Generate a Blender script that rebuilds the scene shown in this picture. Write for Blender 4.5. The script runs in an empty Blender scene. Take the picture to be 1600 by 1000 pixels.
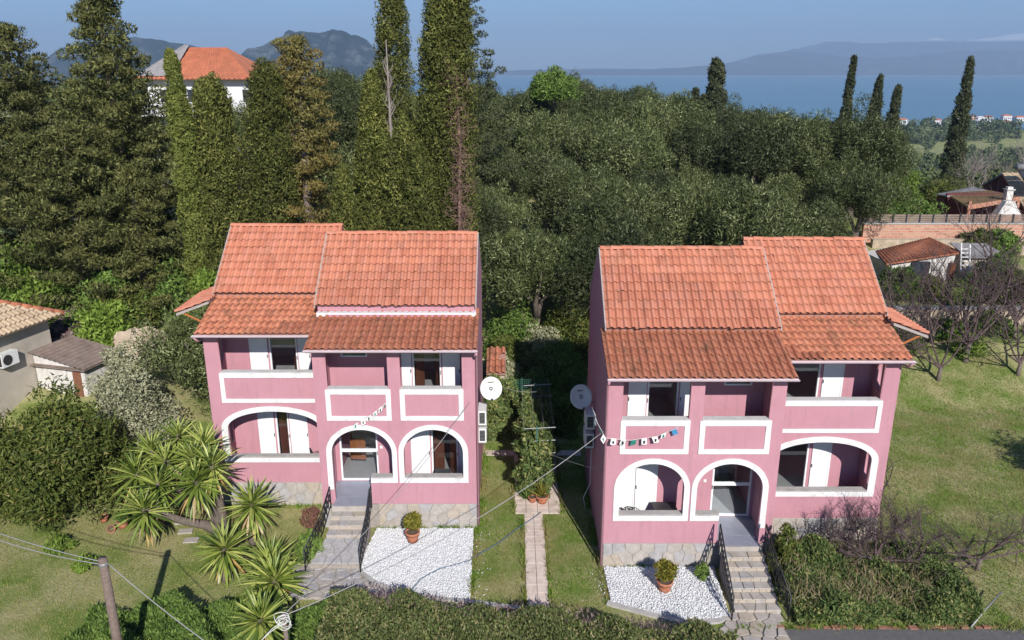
import bpy, bmesh, math, random
import numpy as np
from mathutils import Vector, Matrix

S = bpy.context.scene
COL = S.collection
R = math.radians
random.seed(7)
RNG = np.random.default_rng(7)

# ------------------------------------------------------------------ camera, sky, sun, exposure
CAM_H, PITCH, FPX = 16.2, math.atan(390 / 1250), 1250.0      # drone 16 m up, horizon 390 px above the centre of a 1600 px wide frame
cam = bpy.data.cameras.new('camera')
cam.sensor_width = 36.0
cam.lens = FPX / 1600 * 36.0
cam.clip_start, cam.clip_end = 0.5, 60000
camo = bpy.data.objects.new('camera', cam)
COL.objects.link(camo)
camo.location = (0, 0, CAM_H)
camo.rotation_euler = (math.pi / 2 - PITCH, 0, 0)
S.camera = camo

SUN_AZ, SUN_EL = R(14), R(31.5)                              # behind the camera, a little to its right
SUN_DIR = Vector((math.sin(SUN_AZ) * math.cos(SUN_EL), -math.cos(SUN_AZ) * math.cos(SUN_EL), math.sin(SUN_EL)))
world = bpy.data.worlds.new('World')
S.world = world
world.use_nodes = True
wn, wl = world.node_tree.nodes, world.node_tree.links
wn.clear()
w_out = wn.new('ShaderNodeOutputWorld')
w_bg = wn.new('ShaderNodeBackground')
w_bg.inputs['Strength'].default_value = 0.08
w_sky = wn.new('ShaderNodeTexSky')
w_sky.sky_type = 'NISHITA'
w_sky.sun_disc = False
w_sky.sun_elevation = SUN_EL
w_sky.sun_rotation = math.pi - SUN_AZ
w_sky.altitude = 200
w_sky.air_density, w_sky.dust_density, w_sky.ozone_density = 1.0, 0.3, 4.0
w_tint = wn.new('ShaderNodeMix'); w_tint.data_type = 'RGBA'; w_tint.blend_type = 'MULTIPLY'
w_tint.inputs[0].default_value = 1.0
w_tint.inputs[7].default_value = (0.68, 0.88, 1.16, 1)
wl.new(w_sky.outputs[0], w_tint.inputs[6])
# thin streaks of cloud all round the sky
w_tc = wn.new('ShaderNodeTexCoord')
w_map = wn.new('ShaderNodeMapping'); w_map.inputs['Scale'].default_value = (2.2, 2.2, 16)
w_no = wn.new('ShaderNodeTexNoise'); w_no.inputs['Scale'].default_value = 2.6; w_no.inputs['Detail'].default_value = 7
w_ra = wn.new('ShaderNodeValToRGB')
w_ra.color_ramp.elements[0].position = 0.52; w_ra.color_ramp.elements[0].color = (0, 0, 0, 1)
w_ra.color_ramp.elements[1].position = 0.80; w_ra.color_ramp.elements[1].color = (0.5, 0.5, 0.5, 1)
w_mx = wn.new('ShaderNodeMix'); w_mx.data_type = 'RGBA'
w_mx.inputs[7].default_value = (5.6, 5.9, 6.4, 1)
wl.new(w_tc.outputs['Generated'], w_map.inputs[0]); wl.new(w_map.outputs[0], w_no.inputs['Vector'])
wl.new(w_no.outputs[0], w_ra.inputs[0]); wl.new(w_ra.outputs[0], w_mx.inputs[0])
wl.new(w_tint.outputs[2], w_mx.inputs[6])
wl.new(w_mx.outputs[2], w_bg.inputs[0]); wl.new(w_bg.outputs[0], w_out.inputs[0])

sun = bpy.data.lights.new('sun', 'SUN')
sun.energy, sun.angle, sun.color = 5.0, R(0.5), (1.0, 0.96, 0.895)
suno = bpy.data.objects.new('sun', sun)
COL.objects.link(suno)
suno.rotation_euler = (-SUN_DIR).to_track_quat('-Z', 'Y').to_euler()
suno.location = (10, -20, 60)

S.view_settings.view_transform = 'Standard'
S.view_settings.look = 'None'
S.view_settings.gamma = 1.0
S.view_settings.exposure = 0.25
S.cycles.max_bounces = 6
S.cycles.diffuse_bounces = 2
S.cycles.glossy_bounces = 3
S.cycles.transparent_max_bounces = 8
S.cycles.transmission_bounces = 4
S.cycles.volume_bounces = 0
S.cycles.use_denoising = True
S.cycles.sample_clamp_indirect = 6

# ------------------------------------------------------------------ where a picture point lies in the place
CP, SP = math.cos(PITCH), math.sin(PITCH)
def at(x, y, Y):
    """point of the place at depth Y (metres from the drone) seen at photo pixel x, y"""
    t = (500 - y) / FPX
    dy, dz = CP + t * SP, -SP + t * CP
    k = Y / dy
    return Vector(((x - 800) / FPX * k, Y, CAM_H + dz * k))
def on(x, y, z=0.0):
    """point of the place at height z seen at photo pixel x, y"""
    t = (500 - y) / FPX
    dy, dz = CP + t * SP, -SP + t * CP
    k = (z - CAM_H) / dz
    return Vector(((x - 800) / FPX * k, dy * k, z))

# ------------------------------------------------------------------ object helpers
def tag(o, label=None, cat=None, group=None, kind=None):
    if label: o['label'] = label
    if cat: o['category'] = cat
    if group: o['group'] = group
    if kind: o['kind'] = kind
    return o
ORG = {}
def empty(name, loc, label=None, cat=None, group=None, parent=None):
    o = bpy.data.objects.new(name, None)
    o.empty_display_size = 0.2
    COL.objects.link(o)
    loc = Vector(loc)
    if parent is not None:
        o.parent = parent
        o.location = loc - ORG[parent]
    else:
        o.location = loc
    ORG[o] = loc
    return tag(o, label, cat, group)
def link(name, me, mat, parent=None, origin=None):
    """one mesh object; the mesh is in world coordinates unless an origin is given"""
    o = bpy.data.objects.new(name, me)
    if mat is not None and len(me.materials) == 0: me.materials.append(mat)
    COL.objects.link(o)
    if parent is not None:
        o.parent = parent
        base = ORG[parent]
    else:
        base = Vector((0, 0, 0))
    if origin is None:
        if parent is not None:
            me.transform(Matrix.Translation(-base))
        ORG[o] = base
        o.location = (0, 0, 0)
    else:
        o.location = Vector(origin) - base
        ORG[o] = Vector(origin)
    return o
def own_origin(o, loc):
    """move a top-level mesh's origin to its base"""
    o.data.transform(Matrix.Translation(-Vector(loc)))
    o.location = loc; ORG[o] = Vector(loc)
    return o

class MB:
    def __init__(s): s.v, s.f = [], []
    def add(s, vs, fs):
        n = len(s.v); s.v += [tuple(p) for p in vs]; s.f += [tuple(i + n for i in f) for f in fs]; return s
    def box(s, a, b):
        x0, y0, z0 = [min(p, q) for p, q in zip(a, b)]; x1, y1, z1 = [max(p, q) for p, q in zip(a, b)]
        return s.add([(x0,y0,z0),(x1,y0,z0),(x1,y1,z0),(x0,y1,z0),(x0,y0,z1),(x1,y0,z1),(x1,y1,z1),(x0,y1,z1)],
                     [(0,3,2,1),(4,5,6,7),(0,1,5,4),(1,2,6,5),(2,3,7,6),(3,0,4,7)])
    def hexa(s, p):
        """eight corners: bottom four, top four"""
        return s.add(p, [(0,3,2,1),(4,5,6,7),(0,1,5,4),(1,2,6,5),(2,3,7,6),(3,0,4,7)])
    def tube(s, path, rad, n=8, cap=True):
        path = [Vector(p) for p in path]
        if not isinstance(rad, (list, tuple)): rad = [rad] * len(path)
        ref = None; vs = []; fs = []
        for i, p in enumerate(path):
            d = (path[min(i + 1, len(path) - 1)] - path[max(i - 1, 0)])
            d = d.normalized() if d.length > 1e-9 else Vector((0, 0, 1))
            if ref is None: ref = Vector((1, 0, 0)) if abs(d.x) < 0.9 else Vector((0, 1, 0))
            a = (ref - d * ref.dot(d))
            a = a.normalized() if a.length > 1e-6 else d.orthogonal().normalized()
            b = d.cross(a); ref = a
            for k in range(n):
                t = 2 * math.pi * k / n
                vs.append(p + (a * math.cos(t) + b * math.sin(t)) * rad[i])
        for i in range(len(path) - 1):
            for k in range(n):
                fs.append((i*n+k, i*n+(k+1)%n, (i+1)*n+(k+1)%n, (i+1)*n+k))
        if cap:
            fs.append(tuple(range(n - 1, -1, -1))); fs.append(tuple((len(path) - 1) * n + k for k in range(n)))
        return s.add(vs, fs)
    def lathe(s, c, prof, n=16):
        c = Vector(c); vs = []; fs = []
        for r, z in prof:
            for k in range(n):
                t = 2 * math.pi * k / n; vs.append(c + Vector((r * math.cos(t), r * math.sin(t), z)))
        for i in range(len(prof) - 1):
            for k in range(n): fs.append((i*n+k, i*n+(k+1)%n, (i+1)*n+(k+1)%n, (i+1)*n+k))
        return s.add(vs, fs)
    def prism(s, poly, z0, z1, inset=0.0, lift=None):
        """upright prism over a flat polygon (world x, y)"""
        n = len(poly); c = Vector((sum(p[0] for p in poly) / n, sum(p[1] for p in poly) / n))
        top = [(p[0] + (c.x - p[0]) * inset, p[1] + (c.y - p[1]) * inset) for p in poly]
        vs = [(p[0], p[1], z0) for p in poly] + [(p[0], p[1], z1) for p in top]
        return s.add(vs, [tuple(range(n - 1, -1, -1)), tuple(range(n, 2 * n))] + [(i, (i + 1) % n, n + (i + 1) % n, n + i) for i in range(n)])
    def mesh(s, name, smooth=False, fix=True):
        me = bpy.data.meshes.new(name)
        me.from_pydata(s.v, [], s.f)
        if fix:
            bm = bmesh.new(); bm.from_mesh(me); bmesh.ops.recalc_face_normals(bm, faces=bm.faces); bm.to_mesh(me); bm.free()
        if smooth: me.polygons.foreach_set('use_smooth', [True] * len(me.polygons))
        return me
    def build(s, name, mat, parent=None, smooth=False, origin=None, fix=True):
        return link(name, s.mesh(name, smooth, fix), mat, parent, origin)

def fast_mesh(name, V, F, smooth=False):
    """numpy: V (n,3), F (m,k)"""
    V = np.asarray(V, dtype=np.float32); F = np.asarray(F, dtype=np.int32)
    me = bpy.data.meshes.new(name)
    k = F.shape[1]
    me.vertices.add(len(V)); me.vertices.foreach_set('co', V.ravel())
    me.loops.add(F.size); me.loops.foreach_set('vertex_index', F.ravel())
    me.polygons.add(len(F))
    me.polygons.foreach_set('loop_start', np.arange(0, F.size, k, dtype=np.int32))
    me.polygons.foreach_set('loop_total', np.full(len(F), k, dtype=np.int32))
    if smooth: me.polygons.foreach_set('use_smooth', np.ones(len(F), dtype=bool))
    me.update(); me.validate()
    return me

def slab2d(outer, holes, thick):
    """flat polygon with holes, extruded: mesh in local (a, b, 0..thick)"""
    cu = bpy.data.curves.new('tmp', 'CURVE'); cu.dimensions = '2D'; cu.fill_mode = 'BOTH'; cu.extrude = thick / 2
    for loop in [outer] + list(holes):
        sp = cu.splines.new('POLY'); sp.points.add(len(loop) - 1); sp.use_cyclic_u = True
        for p, q in zip(sp.points, loop): p.co = (q[0], q[1], 0, 1)
    o = bpy.data.objects.new('tmp', cu); COL.objects.link(o)
    dg = bpy.context.evaluated_depsgraph_get(); dg.update()
    me = bpy.data.meshes.new_from_object(o.evaluated_get(dg))
    bpy.data.objects.remove(o); bpy.data.curves.remove(cu)
    me.materials.clear()
    me.transform(Matrix.Translation((0, 0, thick / 2)))
    bm = bmesh.new(); bm.from_mesh(me); bmesh.ops.remove_doubles(bm, verts=bm.verts, dist=1e-5)
    bmesh.ops.recalc_face_normals(bm, faces=bm.faces); bm.to_mesh(me); bm.free()
    return me

def clip(poly, nx, ny, c):
    """keep the part of a polygon where nx*x + ny*y <= c"""
    out = []
    for i, p in enumerate(poly):
        q = poly[(i + 1) % len(poly)]
        a, b = nx * p[0] + ny * p[1] - c, nx * q[0] + ny * q[1] - c
        if a <= 0: out.append(p)
        if (a < 0 < b) or (b < 0 < a):
            t = a / (a - b); out.append((p[0] + (q[0] - p[0]) * t, p[1] + (q[1] - p[1]) * t))
    return out
def crazy(poly, cell, gap, rnd, stretch=1.0):
    """irregular stones filling a convex polygon, with joints"""
    xs, ys = [p[0] for p in poly], [p[1] for p in poly]
    x0, x1, y0, y1 = min(xs), max(xs), min(ys), max(ys)
    nx, ny = max(1, round((x1 - x0) / (cell * stretch))), max(1, round((y1 - y0) / cell))
    sx, sy = (x1 - x0) / nx, (y1 - y0) / ny
    seeds = [(x0 + (i + .5 + rnd.uniform(-.38, .38) + (.25 if j % 2 else -.25)) * sx, y0 + (j + .5 + rnd.uniform(-.36, .36)) * sy) for i in range(nx) for j in range(ny)]
    out = []
    for a in seeds:
        c = list(poly)
        for b in seeds:
            if b is a: continue
            dx, dy = b[0] - a[0], b[1] - a[1]; L = math.hypot(dx, dy)
            if L > 5 * max(sx, sy) or L < 1e-6: continue
            dx, dy = dx / L, dy / L
            c = clip(c, dx, dy, dx * (a[0] + b[0]) / 2 + dy * (a[1] + b[1]) / 2 - gap / 2)
            if len(c) < 3: break
        if len(c) >= 3:
            ar = abs(sum(c[i][0] * c[(i+1) % len(c)][1] - c[(i+1) % len(c)][0] * c[i][1] for i in range(len(c)))) / 2
            if ar > 0.004: out.append(c)
    return out

# ------------------------------------------------------------------ materials
def nodes(name):
    m = bpy.data.materials.new(name); m.use_nodes = True
    nt = m.node_tree; b = nt.nodes['Principled BSDF']
    return m, nt, b
def ramp(nt, stops):
    r = nt.nodes.new('ShaderNodeValToRGB'); e = r.color_ramp.elements
    while len(e) < len(stops): e.new(0.5)
    for q, (p, c) in zip(e, stops): q.position = p; q.color = (*c, 1)
    return r
def mixc(nt, fac, a, b, mode='MIX'):
    m = nt.nodes.new('ShaderNodeMix'); m.data_type = 'RGBA'; m.blend_type = mode
    for sock, v in ((m.inputs[0], fac), (m.inputs[6], a), (m.inputs[7], b)):
        if isinstance(v, bpy.types.NodeSocket): nt.links.new(v, sock)
        elif isinstance(v, (int, float)): sock.default_value = v
        else: sock.default_value = (*v, 1)
    return m.outputs[2]
def noise(nt, scale, detail=4, rough=.55, coord='Object', stretch=None, dist=0.0):
    tc = nt.nodes.new('ShaderNodeTexCoord'); n = nt.nodes.new('ShaderNodeTexNoise')
    n.inputs['Scale'].default_value = scale; n.inputs['Detail'].default_value = detail; n.inputs['Roughness'].default_value = rough
    n.inputs['Distortion'].default_value = dist
    if coord == 'World':
        g = nt.nodes.new('ShaderNodeNewGeometry'); src = g.outputs['Position']
    else: src = tc.outputs[coord]
    if stretch:
        mp = nt.nodes.new('ShaderNodeMapping'); mp.inputs['Scale'].default_value = stretch
        nt.links.new(src, mp.inputs[0]); src = mp.outputs[0]
    nt.links.new(src, n.inputs['Vector'])
    return n.outputs[0]
def bump(nt, b, h, strength, dist=0.02):
    k = nt.nodes.new('ShaderNodeBump'); k.inputs['Strength'].default_value = strength; k.inputs['Distance'].default_value = dist
    nt.links.new(h, k.inputs['Height']); nt.links.new(k.outputs[0], b.inputs['Normal'])
def plain(name, c, rough=.7, var=.15, scale=6, metal=0.0, bumpy=0.0, dirt=None, dscale=1.5, spec=.35):
    """a base colour with mottling, optional dirt patches and fine relief"""
    m, nt, b = nodes(name)
    n = noise(nt, scale, 5, .6, 'World')
    r = ramp(nt, [(.25, tuple(x * (1 - var) for x in c)), (.75, tuple(min(1, x * (1 + var)) for x in c))])
    nt.links.new(n, r.inputs[0]); col = r.outputs[0]
    if dirt:
        d = noise(nt, dscale, 6, .65, 'World')
        dr = ramp(nt, [(.5, (0, 0, 0)), (.72, (.75, .75, .75))]); nt.links.new(d, dr.inputs[0])
        col = mixc(nt, dr.outputs[0], col, dirt)
    nt.links.new(col, b.inputs['Base Color'])
    b.inputs['Roughness'].default_value = rough; b.inputs['Metallic'].default_value = metal
    b.inputs['Specular IOR Level'].default_value = spec
    if bumpy: bump(nt, b, noise(nt, scale * 8, 4, .6, 'World'), bumpy)
    return m
def foliage(name, stops, rough=.6, trans=.25, patch=.35, pscale=.6, pcol=None, objvar=.3):
    """leaves: a colour for each leaf, patches through the crown, a tone for each plant"""
    m, nt, b = nodes(name)
    g = nt.nodes.new('ShaderNodeNewGeometry')
    r = ramp(nt, stops); nt.links.new(g.outputs['Random Per Island'], r.inputs[0])
    col = r.outputs[0]
    pr = ramp(nt, [(.44, (0, 0, 0)), (.60, (patch, patch, patch))]); nt.links.new(noise(nt, pscale, 3, .5, 'World'), pr.inputs[0])
    col = mixc(nt, pr.outputs[0], col, pcol if pcol else stops[-1][1])
    oi = nt.nodes.new('ShaderNodeObjectInfo')
    orr = ramp(nt, [(0, (1 - objvar,) * 3), (1, (1 + objvar * .6, 1 + objvar * .5, 1 + objvar * .25))]); nt.links.new(oi.outputs['Random'], orr.inputs[0])
    col = mixc(nt, 1.0, col, orr.outputs[0], 'MULTIPLY')
    nt.links.new(col, b.inputs['Base Color'])
    b.inputs['Roughness'].default_value = rough; b.inputs['Specular IOR Level'].default_value = .12
    if trans:
        t = nt.nodes.new('ShaderNodeBsdfTranslucent'); nt.links.new(col, t.inputs[0])
        mx = nt.nodes.new('ShaderNodeMixShader'); mx.inputs[0].default_value = trans
        nt.links.new(b.outputs[0], mx.inputs[1]); nt.links.new(t.outputs[0], mx.inputs[2])
        nt.links.new(mx.outputs[0], nt.nodes['Material Output'].inputs[0])
    return m
def tile_material(name, per, stain, tone=(1, 1, 1)):
    m, nt, b = nodes(name)
    if per == 'object':
        k = nt.nodes.new('ShaderNodeObjectInfo').outputs['Random']
    else:
        k = nt.nodes.new('ShaderNodeNewGeometry').outputs['Random Per Island']
    r = ramp(nt, [(0, tuple(x * k_ for x, k_ in zip((.40, .135, .090), tone))), (.3, tuple(x * k_ for x, k_ in zip((.50, .185, .125), tone))), (.6, tuple(x * k_ for x, k_ in zip((.54, .215, .150), tone))), (.85, tuple(x * k_ for x, k_ in zip((.52, .22, .170), tone))), (1, tuple(x * k_ for x, k_ in zip((.44, .175, .135), tone)))]); nt.links.new(k, r.inputs[0])
    col = mixc(nt, .35, r.outputs[0], mixc(nt, noise(nt, 9, 5, .65, 'World'), (.36, .13, .08), (.62, .28, .19)))
    # lichen and soot, in blotches and drawn out down the slope
    s = noise(nt, 1.7, 7, .72, 'World', (1, .55, .55))
    sr = ramp(nt, [(.53, (0, 0, 0)), (.70, (stain,) * 3)]); nt.links.new(s, sr.inputs[0])
    col = mixc(nt, sr.outputs[0], col, (.15, .085, .05))
    s2 = noise(nt, 5.5, 6, .7, 'World')
    sr2 = ramp(nt, [(.58, (0, 0, 0)), (.74, (stain * .8,) * 3)]); nt.links.new(s2, sr2.inputs[0])
    col = mixc(nt, sr2.outputs[0], col, (.30, .22, .10))
    # channel dirt, plus shade of channels and lips painted into the tile colour
    at_ = nt.nodes.new('ShaderNodeAttribute'); at_.attribute_name = 'soot_shade'
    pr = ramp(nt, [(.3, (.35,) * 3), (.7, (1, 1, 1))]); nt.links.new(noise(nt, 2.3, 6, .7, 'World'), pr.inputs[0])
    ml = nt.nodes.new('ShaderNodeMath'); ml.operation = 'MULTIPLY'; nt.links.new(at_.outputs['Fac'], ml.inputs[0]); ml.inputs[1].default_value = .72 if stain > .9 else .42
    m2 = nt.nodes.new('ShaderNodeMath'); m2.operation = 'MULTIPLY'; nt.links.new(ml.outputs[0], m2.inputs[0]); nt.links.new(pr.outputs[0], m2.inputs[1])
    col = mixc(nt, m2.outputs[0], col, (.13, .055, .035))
    nt.links.new(col, b.inputs['Base Color']); b.inputs['Roughness'].default_value = .8; b.inputs['Specular IOR Level'].default_value = .25
    bump(nt, b, noise(nt, 60, 4, .6, 'World'), .25, .01)
    return m
def glass_material(name, tint=(.9, .93, .95), clear=.97):
    m, nt, b = nodes(name)
    nt.nodes.remove(b)
    t = nt.nodes.new('ShaderNodeBsdfTransparent'); t.inputs[0].default_value = (*[x * clear for x in tint], 1)
    gl = nt.nodes.new('ShaderNodeBsdfGlossy'); gl.inputs['Roughness'].default_value = .03; gl.inputs[0].default_value = (.9, .92, .95, 1)
    fr = nt.nodes.new('ShaderNodeFresnel'); fr.inputs[0].default_value = 1.65
    mx = nt.nodes.new('ShaderNodeMixShader')
    nt.links.new(fr.outputs[0], mx.inputs[0]); nt.links.new(t.outputs[0], mx.inputs[1]); nt.links.new(gl.outputs[0], mx.inputs[2])
    nt.links.new(mx.outputs[0], nt.nodes['Material Output'].inputs[0])
    return m

def pink_material(name):
    m, nt, b = nodes(name)
    c = mixc(nt, noise(nt, .7, 6, .65, 'World'), (.385, .182, .222), (.50, .255, .298))
    # rain streaks and grime drawn out downwards
    st = noise(nt, 2.2, 6, .7, 'World', (3.0, 3.0, .35))
    sr = ramp(nt, [(.50, (0, 0, 0)), (.72, (.62,) * 3)]); nt.links.new(st, sr.inputs[0])
    c = mixc(nt, sr.outputs[0], c, (.34, .185, .205))
    sp = noise(nt, 7, 7, .75, 'World')
    sq = ramp(nt, [(.56, (0, 0, 0)), (.74, (.5,) * 3)]); nt.links.new(sp, sq.inputs[0])
    c = mixc(nt, sq.outputs[0], c, (.53, .32, .355))
    nt.links.new(c, b.inputs['Base Color']); b.inputs['Roughness'].default_value = .85; b.inputs['Specular IOR Level'].default_value = .2
    bump(nt, b, noise(nt, 45, 5, .65, 'World'), .35, .012)
    return m

def ground_material(name):
    m, nt, b = nodes(name)
    g1 = mixc(nt, noise(nt, 3.2, 6, .7, 'World'), (.11, .17, .032), (.19, .25, .06))
    dry = mixc(nt, noise(nt, 5, 6, .7, 'World'), (.34, .30, .15), (.46, .40, .22))
    r = ramp(nt, [(.40, (0, 0, 0)), (.60, (.9,) * 3)]); nt.links.new(noise(nt, .42, 7, .68, 'World'), r.inputs[0])
    c = mixc(nt, r.outputs[0], g1, dry)
    r2 = ramp(nt, [(.62, (0, 0, 0)), (.74, (.8,) * 3)]); nt.links.new(noise(nt, 1.1, 6, .7, 'World'), r2.inputs[0])
    c = mixc(nt, r2.outputs[0], c, (.17, .115, .07))
    nt.links.new(c, b.inputs['Base Color']); b.inputs['Roughness'].default_value = .95; b.inputs['Specular IOR Level'].default_value = .1
    bump(nt, b, noise(nt, 14, 6, .7, 'World'), .8, .08)
    return m

def sea_material(name):
    m, nt, b = nodes(name)
    c = mixc(nt, noise(nt, .0011, 5, .6, 'World', (.35, 2.6, 1)), (.09, .20, .28), (.13, .26, .35))
    nt.links.new(c, b.inputs['Base Color']); b.inputs['Roughness'].default_value = .38; b.inputs['IOR'].default_value = 1.33
    bump(nt, b, noise(nt, .06, 5, .6, 'World'), .35, 1.0)
    return m

M = {}
M['pink'] = pink_material('pink_render')
M['white'] = plain('white_paint', (.66, .655, .65), .7, .10, 3, dirt=(.46, .44, .42), dscale=3.2, bumpy=.3)
M['coping'] = plain('coping_paint', (.56, .55, .55), .7, .08, 3, dirt=(.42, .41, .40), dscale=2.2)
M['upvc'] = plain('white_window_frame', (.70, .71, .72), .35, .03, 3)
M['shutter'] = plain('white_shutter', (.68, .69, .70), .45, .04, 2.5)
M['porch'] = plain('grey_porch_floor', (.24, .25, .31), .45, .12, 2.5, dirt=(.33, .33, .37), dscale=1.2)
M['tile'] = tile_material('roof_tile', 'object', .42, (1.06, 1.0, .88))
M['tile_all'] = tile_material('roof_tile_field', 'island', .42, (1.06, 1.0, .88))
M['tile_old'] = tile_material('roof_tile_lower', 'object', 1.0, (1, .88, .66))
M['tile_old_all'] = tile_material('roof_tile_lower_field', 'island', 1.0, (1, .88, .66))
M['mortar'] = plain('mortar', (.34, .29, .27), .9, .15, 8)
M['deck'] = plain('roof_deck', (.30, .16, .13), .9, .15, 4)
M['gutter'] = plain('pale_gutter', (.50, .40, .43), .5, .1, 4)
M['pipe'] = plain('pink_pipe', (.56, .29, .35), .5, .08, 4)
M['room'] = plain('room_plaster', (.62, .59, .57), .9, .08, 2)
M['roomfloor'] = plain('room_tile_floor', (.55, .51, .48), .35, .1, 3)
M['glass'] = glass_material('window_glass')
M['wood'] = plain('brown_wood', (.17, .06, .032), .5, .3, 12)
M['orange_wood'] = plain('orange_wood', (.38, .13, .045), .5, .2, 9)
M['stone'] = plain('pale_stone', (.37, .335, .305), .85, .2, 4, bumpy=.4, dirt=(.30, .26, .215), dscale=1.3)
M['stone2'] = plain('buff_stone', (.39, .335, .275), .85, .18, 5, bumpy=.4, dirt=(.33, .27, .21), dscale=1.6)
M['stone3'] = plain('grey_stone', (.35, .335, .335), .85, .18, 5, bumpy=.4, dirt=(.25, .235, .225), dscale=1.6)
M['grout'] = plain('grout', (.30, .265, .235), .95, .2, 9)
M['slab'] = plain('pinkish_slab', (.62, .51, .44), .9, .14, 4, bumpy=.3, dirt=(.33, .26, .20), dscale=1.6)
M['concrete'] = plain('concrete', (.40, .38, .36), .9, .15, 4, bumpy=.3, dirt=(.26, .245, .225), dscale=1.2)
M['pebble'] = plain('white_pebble', (.63, .635, .65), .7, .14, 30)
M['iron'] = plain('black_iron', (.018, .018, .020), .5, .2, 10, spec=.5)
M['terracotta'] = plain('terracotta_pot', (.42, .15, .08), .8, .2, 9, dirt=(.50, .30, .22), dscale=6)
M['soil'] = plain('soil', (.10, .07, .05), .95, .3, 20)
M['steel'] = plain('grey_steel', (.26, .26, .26), .5, .1, 8, metal=.4)
M['green_metal'] = plain('green_metal', (.035, .10, .075), .5, .2, 8)
M['dish'] = plain('dish_white', (.62, .62, .60), .5, .06, 3, dirt=(.50, .49, .46), dscale=3)
M['ac'] = plain('ac_white', (.66, .66, .64), .5, .05, 3)
M['dark'] = plain('dark_plastic', (.03, .03, .033), .5, .2, 8)
M['pole'] = plain('weathered_pole', (.17, .125, .105), .9, .3, 12, bumpy=.5)
M['cable'] = plain('grey_cable', (.30, .29, .29), .6, .1, 5)
M['hose'] = plain('blue_hose', (.10, .15, .21), .5, .1, 5)
M['bark'] = plain('grey_bark', (.15, .12, .10), .95, .35, 9, bumpy=.6)
M['twig'] = plain('bare_twig', (.095, .065, .065), .95, .3, 7)
M['deadwood'] = plain('dead_wood', (.25, .21, .195), .95, .25, 6)
M['rustbark'] = plain('rusty_dead_foliage', (.19, .115, .09), .95, .35, 3)
M['asphalt'] = plain('asphalt', (.115, .11, .11), .9, .2, 9, bumpy=.5, dirt=(.16, .15, .14), dscale=.9)
M['brick'] = plain('brick', (.30, .14, .10), .9, .22, 6, bumpy=.3)
M['ground'] = ground_material('lawn_ground')
M['sea'] = sea_material('sea_water')
# ------------------------------------------------------------------ the lie of the land
def sst(a, b, x):
    t = np.clip((x - a) / (b - a), 0, 1); return t * t * (3 - 2 * t)
def hills(x, y):
    return (np.sin(x * .021 + y * .013 + 1.3) * np.cos(y * .017 - x * .009) * .6 + np.sin(x * .0063 - y * .0081 + .4) * 1.0 + np.sin(x * .047 - .5) * np.sin(y * .041 + .9) * .25)
def height(x, y):
    x = np.asarray(x, float); y = np.asarray(y, float)
    cap = 9.5 - 2.2 * sst(12, 26, x) - 2.7 * sst(24, 42, x)
    ramp_ = np.clip((y - 37) * (.21 + .07 * sst(16, 26, x)), 0, None)
    hill = cap * (1 - np.exp(-ramp_ / cap * 1.15))
    bank = 2.4 * sst(-12.0, -18, x) * sst(27.5, 35, y)
    z = hill + bank
    far = (1 - np.exp(-np.clip(y - 100, 0, None) / 330)) * (62 - 18 * sst(0, -200, x))
    far_n = hills(x, y) * 3.5 * sst(130, 320, y)
    z = z - far + far_n
    z = z - 1.5 * sst(70, 140, y) * sst(-10, -60, x) - 4.6 * sst(62, 110, y) * sst(6, 34, x)
    z = z + .018 * np.sin(x * 1.7 + y * .6) * np.sin(y * 1.3 - x * .4)
    z = np.where(y > 1250, z - (y - 1250) * .05, z)
    return z
def hz(x, y): return float(height(x, y))

xs = np.concatenate([np.linspace(-900, -60, 50, endpoint=False), np.linspace(-60, 70, 170, endpoint=False), np.linspace(70, 1400, 70)])
ys = np.concatenate([np.linspace(-60, 14, 16, endpoint=False), np.linspace(14, 60, 80, endpoint=False), np.linspace(60, 160, 45, endpoint=False), np.linspace(160, 1900, 60)])
gx, gy = np.meshgrid(xs, ys)
V = np.stack([gx.ravel(), gy.ravel(), height(gx, gy).ravel()], 1)
nxs, nys = len(xs), len(ys)
ii, jj = np.meshgrid(np.arange(nxs - 1), np.arange(nys - 1))
a0 = (jj * nxs + ii).ravel()
ground = link('ground', fast_mesh('ground', V, np.stack([a0, a0 + 1, a0 + nxs + 1, a0 + nxs], 1), True), M['ground'])
tag(ground, 'grassy garden ground running up to the hillside and down to the coast', 'ground', kind='structure')

SEA_Z = -56.0
sea = MB().add([(-9000, 500, SEA_Z), (12000, 500, SEA_Z), (12000, 15500, SEA_Z), (-9000, 15500, SEA_Z)], [(0, 1, 2, 3)]).build('sea', M['sea'])
tag(sea, 'calm blue sea beyond the wooded coast', 'sea', kind='structure')

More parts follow.
